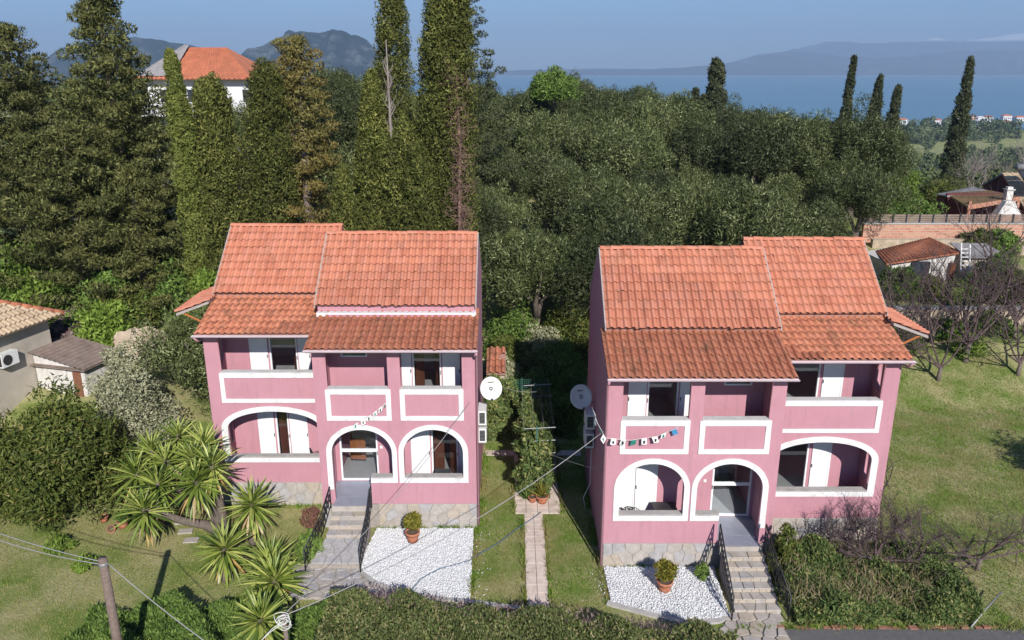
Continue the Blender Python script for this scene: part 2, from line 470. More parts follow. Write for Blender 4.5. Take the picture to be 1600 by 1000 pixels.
def ridge(name, label, X0, X1, Y, prof, depth, mat, seed, base=SEA_Z - 3):
    """a mountain range: crest heights given along its length, slopes to both sides, gullies"""
    n, mrow = 160, 26
    rs = np.random.default_rng(seed)
    ph = rs.uniform(0, 6, 12)
    X = np.linspace(X0, X1, n)
    t = np.linspace(0, 1, n)
    crest = np.interp(t, [p[0] for p in prof], [p[1] for p in prof])
    L = (X1 - X0)
    crest = crest * (1 + .012 * np.sin(t * 30 + ph[0]) + .012 * np.sin(t * 71 + ph[1]) + .008 * np.sin(t * 151 + ph[2]))
    VV = []
    for j in range(mrow):
        s = j / (mrow - 1) * 2 - 1
        prof_s = (1 - abs(s)) ** 1.15
        gul = 1 + .22 * np.sin(t * 63 + s * 9 + ph[3]) * (1 - prof_s) + .16 * np.sin(t * 131 - s * 15 + ph[4]) * (1 - prof_s)
        z = base + crest * prof_s * gul
        VV.append(np.stack([X, np.full(n, Y + s * depth) + .12 * depth * np.sin(t * 30 + ph[5]) * (1 - abs(s)), z], 1))
    V = np.concatenate(VV)
    ii, jj = np.meshgrid(np.arange(n - 1), np.arange(mrow - 1)); a = (jj * n + ii).ravel()
    o = link(name, fast_mesh(name, V, np.stack([a, a + 1, a + n + 1, a + n], 1), True), mat)
    return tag(o, label, 'mountain', kind='structure')
def mountain_material(name, low, rock, snow_z=None, rockiness=.6):
    m, nt, b = nodes(name)
    r = ramp(nt, [(.5, (0, 0, 0)), (.68, (rockiness,) * 3)]); nt.links.new(noise(nt, .004, 8, .7, 'World', (1, 1, 3)), r.inputs[0])
    c = mixc(nt, r.outputs[0], low, rock)
    if snow_z:
        g = nt.nodes.new('ShaderNodeNewGeometry'); sx = nt.nodes.new('ShaderNodeSeparateXYZ'); nt.links.new(g.outputs['Position'], sx.inputs[0])
        mr = nt.nodes.new('ShaderNodeMapRange'); mr.inputs[1].default_value = snow_z; mr.inputs[2].default_value = snow_z + 60
        nt.links.new(sx.outputs['Z'], mr.inputs[0])
        c = mixc(nt, mr.outputs[0], c, (.8, .82, .85))
    nt.links.new(c, b.inputs['Base Color']); b.inputs['Roughness'].default_value = .95; b.inputs['Specular IOR Level'].default_value = .05
    return m
M['mount'] = mountain_material('scrub_mountain', (.018, .032, .034), (.32, .32, .33), rockiness=.45)
M['mount2'] = mountain_material('far_mountain', (.03, .035, .035), (.22, .21, .20), snow_z=600, rockiness=.5)
# inland mountain with pale cliffs, seen between the cypresses, and its lower western shoulder
ridge('mountain', 'steep scrubby mountain with pale cliffs behind the cypress tops', -1480, -520, 4000,
      [(0, 60), (.1, 120), (.2, 150), (.3, 185), (.38, 235), (.46, 258), (.6, 262), (.72, 262), (.8, 235), (.88, 160), (1, 60)], 700, M['mount'], 3)
ridge('mountain', 'long blue mountain ridge behind the hip roofed building', -3450, -1000, 4300,
      [(0, 40), (.3, 70), (.45, 140), (.55, 235), (.62, 255), (.72, 215), (.85, 150), (1, 60)], 700, M['mount'], 5)
# the coast across the water
ridge('mountain', 'low hazy headland across the water, left of the strait', -600, 5200, 14300,
      [(0, 60), (.2, 95), (.35, 110), (.5, 100), (.62, 130), (.75, 210), (1, 140)], 900, M['mount2'], 8)
ridge('mountain', 'hazy rounded mountain across the strait', 3300, 9500, 14700,
      [(0, 80), (.08, 190), (.16, 330), (.24, 410), (.30, 395), (.38, 330), (.5, 290), (.6, 330), (.75, 420), (1, 450)], 1100, M['mount2'], 9)
ridge('mountain', 'high snow topped range fading in the haze', 4500, 13500, 18500,
      [(0, 150), (.1, 420), (.2, 560), (.28, 720), (.34, 660), (.45, 700), (.52, 760), (.58, 700), (.7, 830), (.8, 950), (1, 900)], 1800, M['mount2'], 10)
# ------------------------------------------------------------------ the two pink houses
def tile_mesh():
    w, L = .245, .43
    pr = [(0, .006), (.045, 0), (.085, .006), (.108, .044), (.142, .074), (.188, .074), (.222, .044), (.2465, .006)]
    vs, fs = [], []
    for x, z in pr: vs.append((x, 0, z + .052))
    for x, z in pr: vs.append((x, L, z + .002))
    for x, z in pr: vs.append((x, 0.004, z + .036))
    n = len(pr)
    for i in range(n - 1):
        fs.append((i, i + 1, n + i + 1, n + i)); fs.append((2 * n + i, 2 * n + i + 1, i + 1, i))
    me = bpy.data.meshes.new('tile'); me.from_pydata(vs, [], fs)
    bm = bmesh.new(); bm.from_mesh(me); bmesh.ops.recalc_face_normals(bm, faces=bm.faces); bm.to_mesh(me); bm.free()
    if me.polygons[0].normal.z < 0: me.flip_normals()
    at_ = me.attributes.new('soot_shade', 'FLOAT', 'POINT'); at_.data.foreach_set('value', SOOT_SHADE)
    return me
SOOT_SHADE = [.55, .75, .8, .35, .0, .0, .1, .5] + [.95, 1, 1, .8, .5, .5, .6, .95] + [1.0] * 8  # weights per vertex: channel dirt and the shade painted on pans and lips
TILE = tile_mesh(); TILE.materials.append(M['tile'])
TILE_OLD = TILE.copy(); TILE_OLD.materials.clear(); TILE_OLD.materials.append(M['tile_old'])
TV = np.array([v.co[:] for v in TILE.vertices]); TF = np.array([p.vertices[:] for p in TILE.polygons])

def ridge_mesh():
    m = MB(); n = 7; vs, fs = [], []
    for y, k in ((0, 1.0), (.40, .88)):
        for i in range(n):
            t = math.pi * i / (n - 1); vs.append((y, math.cos(t) * .13 * k, math.sin(t) * .10 * k))
    for i in range(n - 1): fs.append((i, i + 1, n + i + 1, n + i))
    fs.append(tuple(range(n)))
    m.add(vs, fs); me = m.mesh('ridge_tile'); me.materials.append(M['tile']); return me
RIDGE = ridge_mesh()

def arch_loop(u0, u1, spring, rise, n=22):
    c, a = (u0 + u1) / 2, (u1 - u0) / 2
    return [(c + a * math.cos(math.pi * (1 - i / n)), spring + rise * math.sin(math.pi * i / n)) for i in range(n + 1)]   # from u0 over to u1

class House:
    ROW = .375
    def __init__(h, X0, Yf, zb, s, label):
        h.X0, h.Yf, h.zb, h.s = X0, Yf, zb, s
        h.root = empty('house', (X0 + s * 5, Yf + 3, zb), label, 'house', 'pink twin houses')
        h.cand = []
    def P(h, u, v, z): return (h.X0 + h.s * u, h.Yf + v, h.zb + z)
    def box(h, name, mat, u0, u1, v0, v1, z0, z1, parent=None, mb=None):
        m = mb or MB(); m.box(h.P(u0, v0, z0), h.P(u1, v1, z1))
        return m if mb is not None else m.build(name, mat, parent or h.root)
    def front(h, name, mat, outer, holes, v0, thick, parent=None):
        """upright slab facing the street"""
        me = slab2d(outer, holes, thick)
        for v in me.vertices: v.co = Vector(h.P(v.co.x, v0 + v.co.z, v.co.y))
        return h._fin(name, me, mat, parent)
    def side(h, name, mat, outer, holes, u0, thick, parent=None):
        """upright slab running back from the street; outline in (v, z)"""
        me = slab2d(outer, holes, thick)
        for v in me.vertices: v.co = Vector(h.P(u0 + v.co.z, v.co.x, v.co.y))
        return h._fin(name, me, mat, parent)
    def _fin(h, name, me, mat, parent):
        bm = bmesh.new(); bm.from_mesh(me); bmesh.ops.recalc_face_normals(bm, faces=bm.faces); bm.to_mesh(me); bm.free()
        me.name = name
        return link(name, me, mat, parent or h.root)
    # ---- roofs
    def roof(h, u0, u1, v0, z0, v1, z1, old=False, back=False, lip=.09):
        xa, xb = sorted((h.P(u0, 0, 0)[0], h.P(u1, 0, 0)[0]))
        A, B = Vector((xa, h.Yf + v0, h.zb + z0)), Vector((xa, h.Yf + v1, h.zb + z1))
        d = (B - A); L = d.length; d.normalize()
        up = Vector((0, -d.z, d.y)) if not back else Vector((0, d.z, -d.y))
        W = Vector((xb - xa, 0, 0))
        p = [A, A + W, B + W, B]
        deck = MB().hexa([q - up * lip for q in p] + [q - up * .004 for q in p]).build('roof', M['deck'], h.root)
        ncol = round((xb - xa) / .245); nrow = math.ceil((L - .05) / h.ROW)
        sx = (xb - xa) / (ncol * .245)
        ang = math.atan2(d.z, abs(d.y))
        row = L / nrow
        for j in range(nrow):
            for i in range(ncol):
                q = A + d * (j * row - .05) + Vector((i * .245 * sx, 0, 0))
                if back: q = q + Vector((.245 * sx, 0, 0))
                h.cand.append((q, ang, back, sx, deck, old))
        return deck
    def ridge_row(h, u0, u1, v, z, parent):
        xa, xb = sorted((h.P(u0, 0, 0)[0], h.P(u1, 0, 0)[0]))
        n = round((xb - xa) / .39)
        for i in range(n):
            o = link('ridge_tile', RIDGE, None, parent, (xa + i * (xb - xa) / n, h.Yf + v, h.zb + z + random.uniform(-.014, .014)))
            o.rotation_euler = (random.uniform(-.05, .05), random.uniform(-.02, .02), random.uniform(-.03, .03))
    def lay_tiles(h, seed):
        rr = random.Random(seed)
        C = Vector((0, 0, CAM_H))
        order = sorted(range(len(h.cand)), key=lambda k: (h.cand[k][2], (h.cand[k][0] - C).length))
        rest = {}
        for n, k in enumerate(order):
            q, ang, back, sx, deck, old = h.cand[k]
            a = ang + rr.uniform(-.022, .022); rz = rr.uniform(-.022, .022)
            dz = rr.uniform(0, .012)
            if rr.random() < .03: q = q - Vector((0, math.cos(ang), math.sin(ang))) * (.04 if not back else 0); rz *= 2.5
            if n < 300:
                o = link('tile', TILE_OLD if old else TILE, None, deck, (q.x, q.y, q.z + dz))
                o.rotation_euler = (a, 0, rz + (math.pi if back else 0)); o.scale = (sx, 1, 1)
            else:
                mt = Matrix.Translation(q + Vector((0, 0, dz))) @ Matrix.Rotation(rz + (math.pi if back else 0), 4, 'Z') @ Matrix.Rotation(a, 4, 'X') @ Matrix.Diagonal((sx, 1, 1, 1))
                rest.setdefault((deck, old), []).append(np.array(mt))
        for (deck, old), mats in rest.items():
            Vh = np.concatenate([TV, np.ones((len(TV), 1))], 1)
            V = np.concatenate([(Vh @ m.T)[:, :3] for m in mats])
            F = np.concatenate([TF + i * len(TV) for i in range(len(mats))])
            fm = fast_mesh('tile', V, F); at_ = fm.attributes.new('soot_shade', 'FLOAT', 'POINT'); at_.data.foreach_set('value', SOOT_SHADE * len(mats))
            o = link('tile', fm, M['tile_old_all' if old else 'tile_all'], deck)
            o['kind'] = 'stuff'
    # ---- joinery
    def glazed(h, name, u0, u1, z0, z1, v, mid=None, handle=True, leaf=None):
        f = .07; m = MB()
        for a in ((u0, u0 + f, z0, z1), (u1 - f, u1, z0, z1), (u0 + f, u1 - f, z0, z0 + f), (u0 + f, u1 - f, z1 - f, z1)):
            h.box('', None, a[0], a[1], v - .035, v + .05, a[2], a[3], mb=m)
        zs = [z0 + f, z1 - f]
        if mid:
            h.box('', None, u0 + f, u1 - f, v - .03, v + .045, mid - .06, mid + .06, mb=m); zs = [z0 + f, mid - .06, mid + .06, z1 - f]
        fr = m.build(name, M['upvc'], h.root)
        for k in range(0, len(zs), 2):
            h.box('pane', M['glass'], u0 + f, u1 - f, v + .005, v + .013, zs[k], zs[k + 1], fr)
        if handle: h.box('handle', M['steel'], u0 + .02, u0 + .045, v - .085, v - .035, (z0 + z1) / 2 - .07, (z0 + z1) / 2 + .07, fr)
        return fr
    def shutter(h, u0, u1, z0, z1, v, slats=True):
        m = MB(); f = .06; t0, t1 = v - .045, v - .005
        for a in ((u0, u0 + f, z0, z1), (u1 - f, u1, z0, z1), (u0 + f, u1 - f, z0, z0 + .09), (u0 + f, u1 - f, z1 - .09, z1)):
            h.box('', None, a[0], a[1], t0, t1, a[2], a[3], mb=m)
        h.box('', None, u0 + f, u1 - f, t0 + .012, t1 - .004, z0 + .09, z1 - .09, mb=m)
        sh = m.build('shutter', M['shutter'], h.root)
        k = MB(); h.box('', None, u0 + .012, u0 + .04, t0 - .03, t0, (z0 + z1) / 2, (z0 + z1) / 2 + .13, mb=k); k.build('latch', M['dark'], sh)
        return sh

FL0, FL1, SILL, PAR = 1.08, 4.45, 2.0, 5.46      # porch floor, balcony floor, sill of the arches, top of the balcony parapets

def build_house(X0, Yf, zb, s, label, cfg):
    h = House(X0, Yf, zb, s, label)
    rt = h.root
    rr = random.Random(cfg['seed'])
    W1, W2, ST = 5.66, 10.02, 1.6
    UE = cfg.get('up_gap', 0.0)                 # how far the upper roof stands clear of the lower one
    D = 1.45                                    # depth of the porch and balcony
    # ---- front block, street wall
    a1 = arch_loop(.47, 2.62, 3.0, .92); a2 = arch_loop(3.03, 5.21, 3.0, .92)
    hole1 = [(.47, SILL)] + a1 + [(2.62, SILL)]
    hole2 = [(3.03, SILL)] + a2 + [(5.21, FL0 - .02), (3.85, FL0 - .02), (3.85, SILL)]
    b1 = [(.46, PAR), (.46, 6.86), (2.63, 6.86), (2.63, PAR)]; b2 = [(3.06, PAR), (3.06, 6.86), (5.21, 6.86), (5.21, PAR)]
    h.front('wall', M['pink'], [(0, .93), (0, 7.02), (W1, 7.02), (W1, .93)], [hole1, hole2, b1, b2], 0, .24)
    # ---- wing, street wall
    a3 = arch_loop(5.95, 9.47, 3.22, .70)
    h.front('wall', M['pink'], [(W1 + .01, .93), (W1 + .01, 7.02), (W2, 7.02), (W2, .93)],
            [[(5.95, SILL)] + a3 + [(9.47, SILL)], [(5.80, PAR), (5.80, 6.86), (9.50, 6.86), (9.50, PAR)]], ST, .24)
    # ---- side and rear walls
    zl0, zl1 = 7.02, 7.80
    prof = lambda o, D2: [(o + .24, -.5), (o + 6.8, -.5), (o + 6.8, 7.95 + UE), (o + 4.3, 10.06 + UE), (o + 1.75, 7.95 + UE), (o + 1.75, 7.55), (o + .24, 6.98)]
    h.side('wall', M['pink'], prof(0, D), [], 0.0, .24)
    h.side('wall', M['pink'], prof(0, D), [], W1 - .24, .235)
    so = ST + .24
    h.side('wall', M['pink'], prof(ST, D), [[(so + .28, SILL)] + [(so + .28, 3.4), (so + 1.02, 3.4), (so + 1.02, 2.1), (so + .75, SILL)],
                                            [(so + .28, PAR), (so + .28, 6.7), (so + 1.02, 6.7), (so + 1.02, PAR + .25), (so + .75, PAR)]], W2 - .24, .24)
    h.box('wall', M['pink'], .24, W1 - .24, 6.56, 6.8, -.5, 7.9)
    h.box('wall', M['pink'], W1, W2 - .24, ST + 6.56, ST + 6.8, -.5, 7.9)
    # wedge of side wall above the wing's side parapets (partition screens between porches)
    h.side('wall', M['pink'], [(ST + .24, FL0), (ST + D, FL0), (ST + D, 7.3), (ST + .24, 7.1)], [], W1 - .002, .12)
    # ---- inner street walls with their door openings
    holes1, holes2 = [], []
    for d in cfg['glass']:
        (holes2 if d[4] > 2 else holes1).append([(d[0] + .01, d[2] + .01), (d[0] + .01, d[3] - .01), (d[1] - .01, d[3] - .01), (d[1] - .01, d[2] + .01)])
    h.front('wall', M['pink'], [(.24, .9), (.24, 7.75), (W1 - .24, 7.75), (W1 - .24, .9)], holes1, D, .16)
    h.front('wall', M['pink'], [(W1 + .12, .9), (W1 + .12, 7.75), (W2 - .24, 7.75), (W2 - .24, .9)], holes2, ST + D, .16)
    # ---- floors, ceilings, rooms
    h.box('porch_floor', M['porch'], .24, W1 - .24, .24, D, .8, FL0)
    h.box('porch_floor', M['porch'], W1 + .12, W2 - .24, ST + .24, ST + D, .8, FL0)
    h.box('balcony_floor', M['porch'], .24, W1 - .24, .24, D, 4.2, FL1)
    h.box('balcony_floor', M['porch'], W1 + .12, W2 - .24, ST + .24, ST + D, 4.2, FL1)
    for z in (FL0, FL1):
        h.box('room_floor', M['roomfloor'], .24, W1 - .24, D + .16, 6.56, z - .2, z - .002); h.box('room_floor', M['roomfloor'], W1, W2 - .24, ST + D + .16, ST + 6.56, z - .2, z - .002)
    m = MB()
    h.box('', None, .24, W1 - .24, D + .16, 6.56, 6.95, 7.1, mb=m); h.box('', None, W1, W2 - .24, ST + D + .16, ST + 6.56, 6.95, 7.1, mb=m)
    h.box('', None, .24, W1 - .24, 4.6, 4.7, FL0, 6.95, mb=m); h.box('', None, W1, W2 - .24, ST + 4.6, ST + 4.7, FL0, 6.95, mb=m)
    h.box('', None, 2.78, 2.88, D + .17, 4.6, FL0, 6.94, mb=m)
    m.build('room_wall', M['room'], rt)
    # ---- white bands round the arches and the balcony panels
    o1 = arch_loop(.29, 2.80, 3.0, 1.10); i1 = arch_loop(.475, 2.615, 3.0, .915)
    h.front('arch_trim', M['white'], [(.29, 1.80)] + o1 + [(2.80, 1.80)], [[(.475, SILL - .02)] + i1 + [(2.615, SILL - .02)]], -.035, .045)
    o2 = arch_loop(2.86, 5.40, 3.0, 1.10); i2 = arch_loop(3.035, 5.205, 3.0, .915)
    h.front('arch_trim', M['white'], [(2.86, 1.80)] + o2 + [(5.40, FL0 + .45), (5.205, FL0 + .45)] + i2[::-1] + [(3.035, SILL - .02), (3.845, SILL - .02), (3.845, 1.80)], [], -.035, .045)
    o3 = arch_loop(5.72, 9.70, 3.22, .90); i3 = arch_loop(5.955, 9.465, 3.22, .695)
    h.front('arch_trim', M['white'], [(5.72, 1.80)] + o3 + [(9.70, 1.80)], [[(5.955, SILL - .02)] + i3 + [(9.465, SILL - .02)]], ST - .035, .045)
    for (u0, u1, v) in ((.42, 2.66, 0), (2.98, 5.28, 0)):
        h.front('panel_trim', M['white'], [(u0, 4.27), (u0, PAR - .004), (u1, PAR - .004), (u1, 4.27)], [[(u0 + .17, 4.44), (u0 + .17, PAR - .19), (u1 - .17, PAR - .19), (u1 - .17, 4.44)]], v - .035, .045)
    h.front('panel_trim', M['white'], [(5.74, 4.27), (5.74, 4.42), (9.40, 4.42), (9.40, PAR - .19), (5.74, PAR - .19), (5.74, PAR - .004), (9.56, PAR - .004), (9.56, 4.27)], [], ST - .035, .045)
    for (u0, u1, v) in ((.44, 2.65, 0), (3.04, 5.23, 0), (5.78, 9.52, ST)):
        h.box('parapet_coping', M['coping'], u0, u1, v - .05, v + .26, PAR, PAR + .03)
    for (u0, u1, v) in ((.474, 2.616, 0), (3.034, 3.846, 0), (5.954, 9.466, ST)):
        h.box('sill', M['concrete'], u0, u1, v - .02, v + .27, SILL - .004, SILL + .03)
    # ---- stone plinth
    def plinth(u0, u1, v, vis=True):
        core = h.box('plinth', M['grout'], u0, u1, v - .02, v + .22, -.5, .93)
        for c in crazy([(u0 + .01, -.1), (u1 - .01, -.1), (u1 - .01, .925), (u0 + .01, .925)], .40, .014, rr, 1.15):
            n = len(c); cx, cz = sum(p[0] for p in c) / n, sum(p[1] for p in c) / n
            pr_ = rr.uniform(.018, .03)
            q = [h.P(p[0], v - .018, p[1]) for p in c] + [h.P(p[0] + (cx - p[0]) * .06, v - .018 - pr_, p[1] + (cz - p[1]) * .06) for p in c]
            MB().add(q, [tuple(range(n - 1, -1, -1)), tuple(range(n, 2 * n))] + [(i, (i + 1) % n, n + (i + 1) % n, n + i) for i in range(n)]).build('stone', M[rr.choice(['stone', 'stone', 'stone2', 'stone3'])], core)
    plinth(0, 3.62, 0); plinth(5.36, W1, 0); plinth(W1, W2, ST)
    h.box('plinth', M['grout'], 3.62, 5.36, -.02, .22, -.5, .9)
    h.box('landing', M['porch'], 3.86, 5.20, -.42, .24, .84, FL0 - .006)
    h.box('landing_edge', M['stone'], 3.83, 5.23, -.47, -.42, .80, FL0 + .004)
    # ---- joinery
    for d in cfg['glass']:
        o = h.glazed(d[5] if len(d) > 5 else 'door', d[0], d[1], d[2], d[3], d[4] + .05, d[6] if len(d) > 6 else None)
    for d in cfg['shutters']: h.shutter(d[0], d[1], d[2], d[3], d[4])
    for (u, v, z, w, hh, rz, mt) in cfg.get('inner', []):
        m = MB(); c, s_ = math.cos(rz), math.sin(rz)
        def q(a, b, z_): return h.P(u + a * c - b * s_, v + a * s_ + b * c, z_)
        m.hexa([q(0, 0, z), q(w, 0, z), q(w, .04, z), q(0, .04, z), q(0, 0, z + hh), q(w, 0, z + hh), q(w, .04, z + hh), q(0, .04, z + hh)])
        io = m.build('inner_door', M[mt], rt)
        for (za, zc) in ((.15, .42), (.50, .92)):
            m = MB(); m.hexa([q(.1, -.012, z + hh * za), q(w - .1, -.012, z + hh * za), q(w - .1, .0, z + hh * za), q(.1, 0, z + hh * za), q(.1, -.012, z + hh * zc), q(w - .1, -.012, z + hh * zc), q(w - .1, 0, z + hh * zc), q(.1, 0, z + hh * zc)])
            m.build('door_panel', M[mt], io)
    # bell plate and wall lamp beside the street door
    h.box('light_switch', M['white'], 3.62, 3.72, D - .02, D + .002, 2.45, 2.55)
    # ---- roofs
    zr = 10.15
    f_low = h.roof(-.10, W1 + .12, -.52, 7.10, 1.95, cfg.get('low_top', 7.94), old=True)
    f_up = h.roof(.04, W1 + .16, 1.60, 8.07 + UE, 4.30, zr + UE, lip=.04)
    f_bk = h.roof(.04, W1 + .16, 7.0, 8.02 + UE, 4.30, zr + UE, back=True)
    w_low = h.roof(W1 + .02, W2 + .06, ST - .52, 7.13, ST + 1.95, 7.94, old=True)
    w_up = h.roof(W1 - .1, W2 + .03, ST + 1.60, 8.09, ST + 4.30, zr, lip=.04)
    w_bk = h.roof(W1 - .1, W2 + .03, ST + 7.0, 8.06, ST + 4.30, zr, back=True)
    h.ridge_row(.04, W1 + .16, 4.30, zr + UE + .02, f_up)
    h.ridge_row(W1 - .1, W2 + .03, ST + 4.30, zr + .02, w_up)
    for (u, parent, o, g) in ((.02, f_up, 0, UE), (W1 + .175, f_up, 0, UE), (W2 + .04, w_up, ST, 0)):
        m = MB()
        for va, za, vb, zb_ in ((1.58, 8.05, 4.3, zr), (4.3, zr, 7.0, 8.0)):
            a0, a1_ = u - .025, u + .025
            m.hexa([h.P(a0, o + va, za + g - .08), h.P(a1_, o + va, za + g - .08), h.P(a1_, o + vb, zb_ + g - .08), h.P(a0, o + vb, zb_ + g - .08),
                    h.P(a0, o + va, za + g + .055), h.P(a1_, o + va, za + g + .055), h.P(a1_, o + vb, zb_ + g + .055), h.P(a0, o + vb, zb_ + g + .055)])
        m.build('verge', M['mortar'], parent)
    # mortar strip where the lower roofs meet the wall
    for (u0, u1, o, g) in ((.0, W1 + .1, 0, UE), (W1 + .03, W2 + .03, ST, 0)):
        m = MB(); h.box('', None, u0, u1, o + 1.72, o + 1.78, 7.55, 8.0 + g, mb=m)
        if o == 0 and 'low_top' in cfg: m.build('wall', M['pink'], rt); h.box('flashing', M['white'], u0, u1, o + 1.48, o + 1.715, 7.50, cfg['low_top'] + .035)
        else: m.build('flashing', M['deck'], rt)
    # gutters, brackets and downpipes
    for (u0, u1, o) in ((-.12, W1 + .14, 0), (W1 + .15, W2 + .16, ST)):
        m = MB(); n = 7; vs, fs = [], []
        for u in (u0, u1):
            for i in range(n):
                t = math.pi + math.pi * i / (n - 1); vs.append(h.P(u, o - .575 + .065 * math.cos(t), 7.09 + .07 * math.sin(t)))
            for i in range(n):
                t = 2 * math.pi - math.pi * i / (n - 1); vs.append(h.P(u, o - .575 + .055 * math.cos(t), 7.095 + .06 * math.sin(t)))
        k = 2 * n
        for i in range(k): fs.append((i, (i + 1) % k, k + (i + 1) % k, k + i))
        fs += [tuple(range(k)), tuple(range(k, 2 * k))]
        g = m.add(vs, fs).build('gutter', M['gutter'], rt)
        h.box('fascia', M['pink'], u0 + .06, u1 - .06, o - .505, o - .47, 6.98, 7.09)
        h.box('soffit', M['white'], u0 + .06, u1 - .06, o - .47, o - .002, 6.99, 7.02)
    m = MB().tube([h.P(-.07, -.56, 7.02), h.P(-.07, -.40, 6.85), h.P(-.055, -.06, 6.72), h.P(-.055, -.06, .1)], .042, 8); m.build('downpipe', M['pipe'], rt, True)
    m = MB().tube([h.P(W2 + .08, ST - .56, 7.02), h.P(W2 + .07, ST - .3, 6.8), h.P(W2 + .06, ST + .3, 6.7), h.P(W2 + .06, ST + .3, .1)], .042, 8); m.build('downpipe', M['pipe'], rt, True)
    # ---- little tiled canopy over the side door
    c0, c1, vc0, vc1 = W2 + .02, W2 + 1.28, 2.6, 5.6
    p = [h.P(c1, vc0, 7.45), h.P(c1, vc1, 7.45), h.P(c0, vc1, 7.92), h.P(c0, vc0, 7.92)]
    p = [Vector(q) for q in p]
    cn = MB().hexa([q - Vector((0, 0, .09)) for q in p] + p).build('canopy', M['mortar'], rt)
    ang = math.atan2(.47, 1.26); mt = []
    for i in range(12):
        for j in range(4):
            base = Vector(h.P(c1 + .04 - j * .345 * math.cos(ang), vc0 + i * .25, 7.45 + .01 + j * .345 * math.sin(ang)))
            e = link('tile', TILE, None, cn, base)
            e.rotation_euler = Matrix(((0, -s, 0), (s * 1.0, 0, 0), (0, 0, 1))).to_euler() if False else (0, 0, 0)
            rot = Matrix.Rotation(math.pi / 2 * s, 4, 'Z') @ Matrix.Rotation(ang, 4, 'X')
            e.rotation_euler = rot.to_euler()
            if s > 0: e.location = e.location + Vector((0, 0, 0))
            else: e.location = e.location + Vector((0, .25, 0))
    MB().tube([h.P(c1 - .25, vc0 + .1, 7.42), h.P(c0, vc0 + .1, 6.9)], .04, 6).build('bracket', M['orange_wood'], cn)
    MB().tube([h.P(c1 - .25, vc1 - .1, 7.42), h.P(c0, vc1 - .1, 6.9)], .04, 6).build('bracket', M['orange_wood'], cn)
    # white shutter folded back on the side wall
    m = MB(); h.box('', None, W2 + .02, W2 + .09, 2.95, 3.75, 4.9, 6.5, mb=m); m.build('shutter', M['shutter'], rt)
    h.lay_tiles(cfg['seed'] + 1)
    return h

DR = 3.32           # head of the porch doors
cfg_l = dict(seed=11, low_top=7.78,
    glass=[(.75, 1.78, FL0, DR, 1.45), (3.80, 5.26, FL0, DR + .1, 1.45, 'front_door', 2.35), (1.30, 2.38, FL1, 6.62, 1.45), (4.0, 5.0, 6.12, 6.6, 1.45, 'window'),
           (7.58, 8.12, FL0, DR, 3.05), (7.0, 8.1, FL1, 6.62, 3.05)],
    shutters=[(1.82, 2.54, FL0 + .02, DR, 1.45), (.36, .72, FL0 + .02, DR, 1.45), (2.40, 2.76, FL1 + .02, 6.62, 1.45), (.62, 1.26, FL1 + .02, 6.62, 1.45),
              (8.16, 8.80, FL0 + .02, DR, 3.05), (6.84, 7.54, FL0 + .02, DR, 3.05), (8.14, 8.84, FL1 + .02, 6.62, 3.05), (6.5, 6.96, FL1 + .02, 6.62, 3.05)],
    inner=[(1.70, 1.72, FL0, .55, 2.1, 2.2, 'wood'), (.84, 1.72, FL0, .55, 2.1, 1.0, 'wood'), (4.5, 2.6, FL0 + .3, .62, .9, .1, 'orange_wood'), (8.05, 3.3, FL0, .5, 2.1, 2.0, 'wood'), (7.08, 3.3, FL1, .5, 2.1, 1.0, 'wood'), (2.30, 1.75, FL1, .5, 2.1, 2.1, 'wood'), (1.38, 1.75, FL1, .5, 2.1, 1.1, 'wood')])
cfg_r = dict(seed=23, up_gap=.0,
    glass=[(3.92, 5.32, FL0, DR + .1, 1.45, 'front_door', 2.35), (1.48, 2.56, FL1, 6.62, 1.45), (4.05, 5.02, 6.06, 6.6, 1.45, 'window'),
           (6.62, 7.86, FL0, DR, 3.05), (6.62, 7.92, FL1, 6.62, 3.05)],
    shutters=[(.48, 1.22, FL0 + .02, DR, 1.45), (1.24, 2.0, FL0 + .02, DR, 1.45), (.84, 1.45, FL1 + .02, 6.62, 1.45), (2.58, 2.98, FL1 + .02, 6.62, 1.45),
              (7.96, 8.66, FL0 + .02, DR, 3.05), (8.0, 8.74, FL1 + .02, 6.62, 3.05)],
    inner=[])
HL = build_house(-1.29, 26.1, .05, -1, 'pink two-storey house with arches, behind the spiky yuccas', cfg_l)
HR = build_house(3.08, 23.6, 0.0, 1, 'pink two-storey house with arches, beside the bare fig tree and long stone steps', cfg_r)
# ------------------------------------------------------------------ paths, steps, gravel
RS = random.Random(5)
def stones_on(parent, poly, z0, z1, cell, gap, mats, name='stone', stretch=1.0, tilt=.006):
    for c in crazy(poly, cell, gap, RS, stretch):
        k = RS.uniform(-tilt, tilt)
        MB().prism(c, z0, z1 + k, .035).build(name, M[RS.choice(mats)], parent)

road = MB().add([(6.9, -60, .035), (60, -60, .035), (60, 20.35, .035), (6.6, 20.35, .035)], [(0, 1, 2, 3)]).build('road', M['asphalt'])
tag(road, 'grey asphalt lane along the bottom edge of the garden', 'road', kind='structure')
# brick edging between the lane and the ivy bank
ed = empty('brick_edging', (12, 20.45, 0), 'row of red bricks edging the lane below the ivy bank', 'edging')
x = 8.05
while x < 14.6:
    w = RS.uniform(.2, .24)
    if RS.random() < .86: MB().box((x, 20.37 + RS.uniform(-.04, .03), -.05), (x + w, 20.50, .05 + RS.uniform(-.03, .03))).build('brick', M['brick'], ed)
    x += w + .015

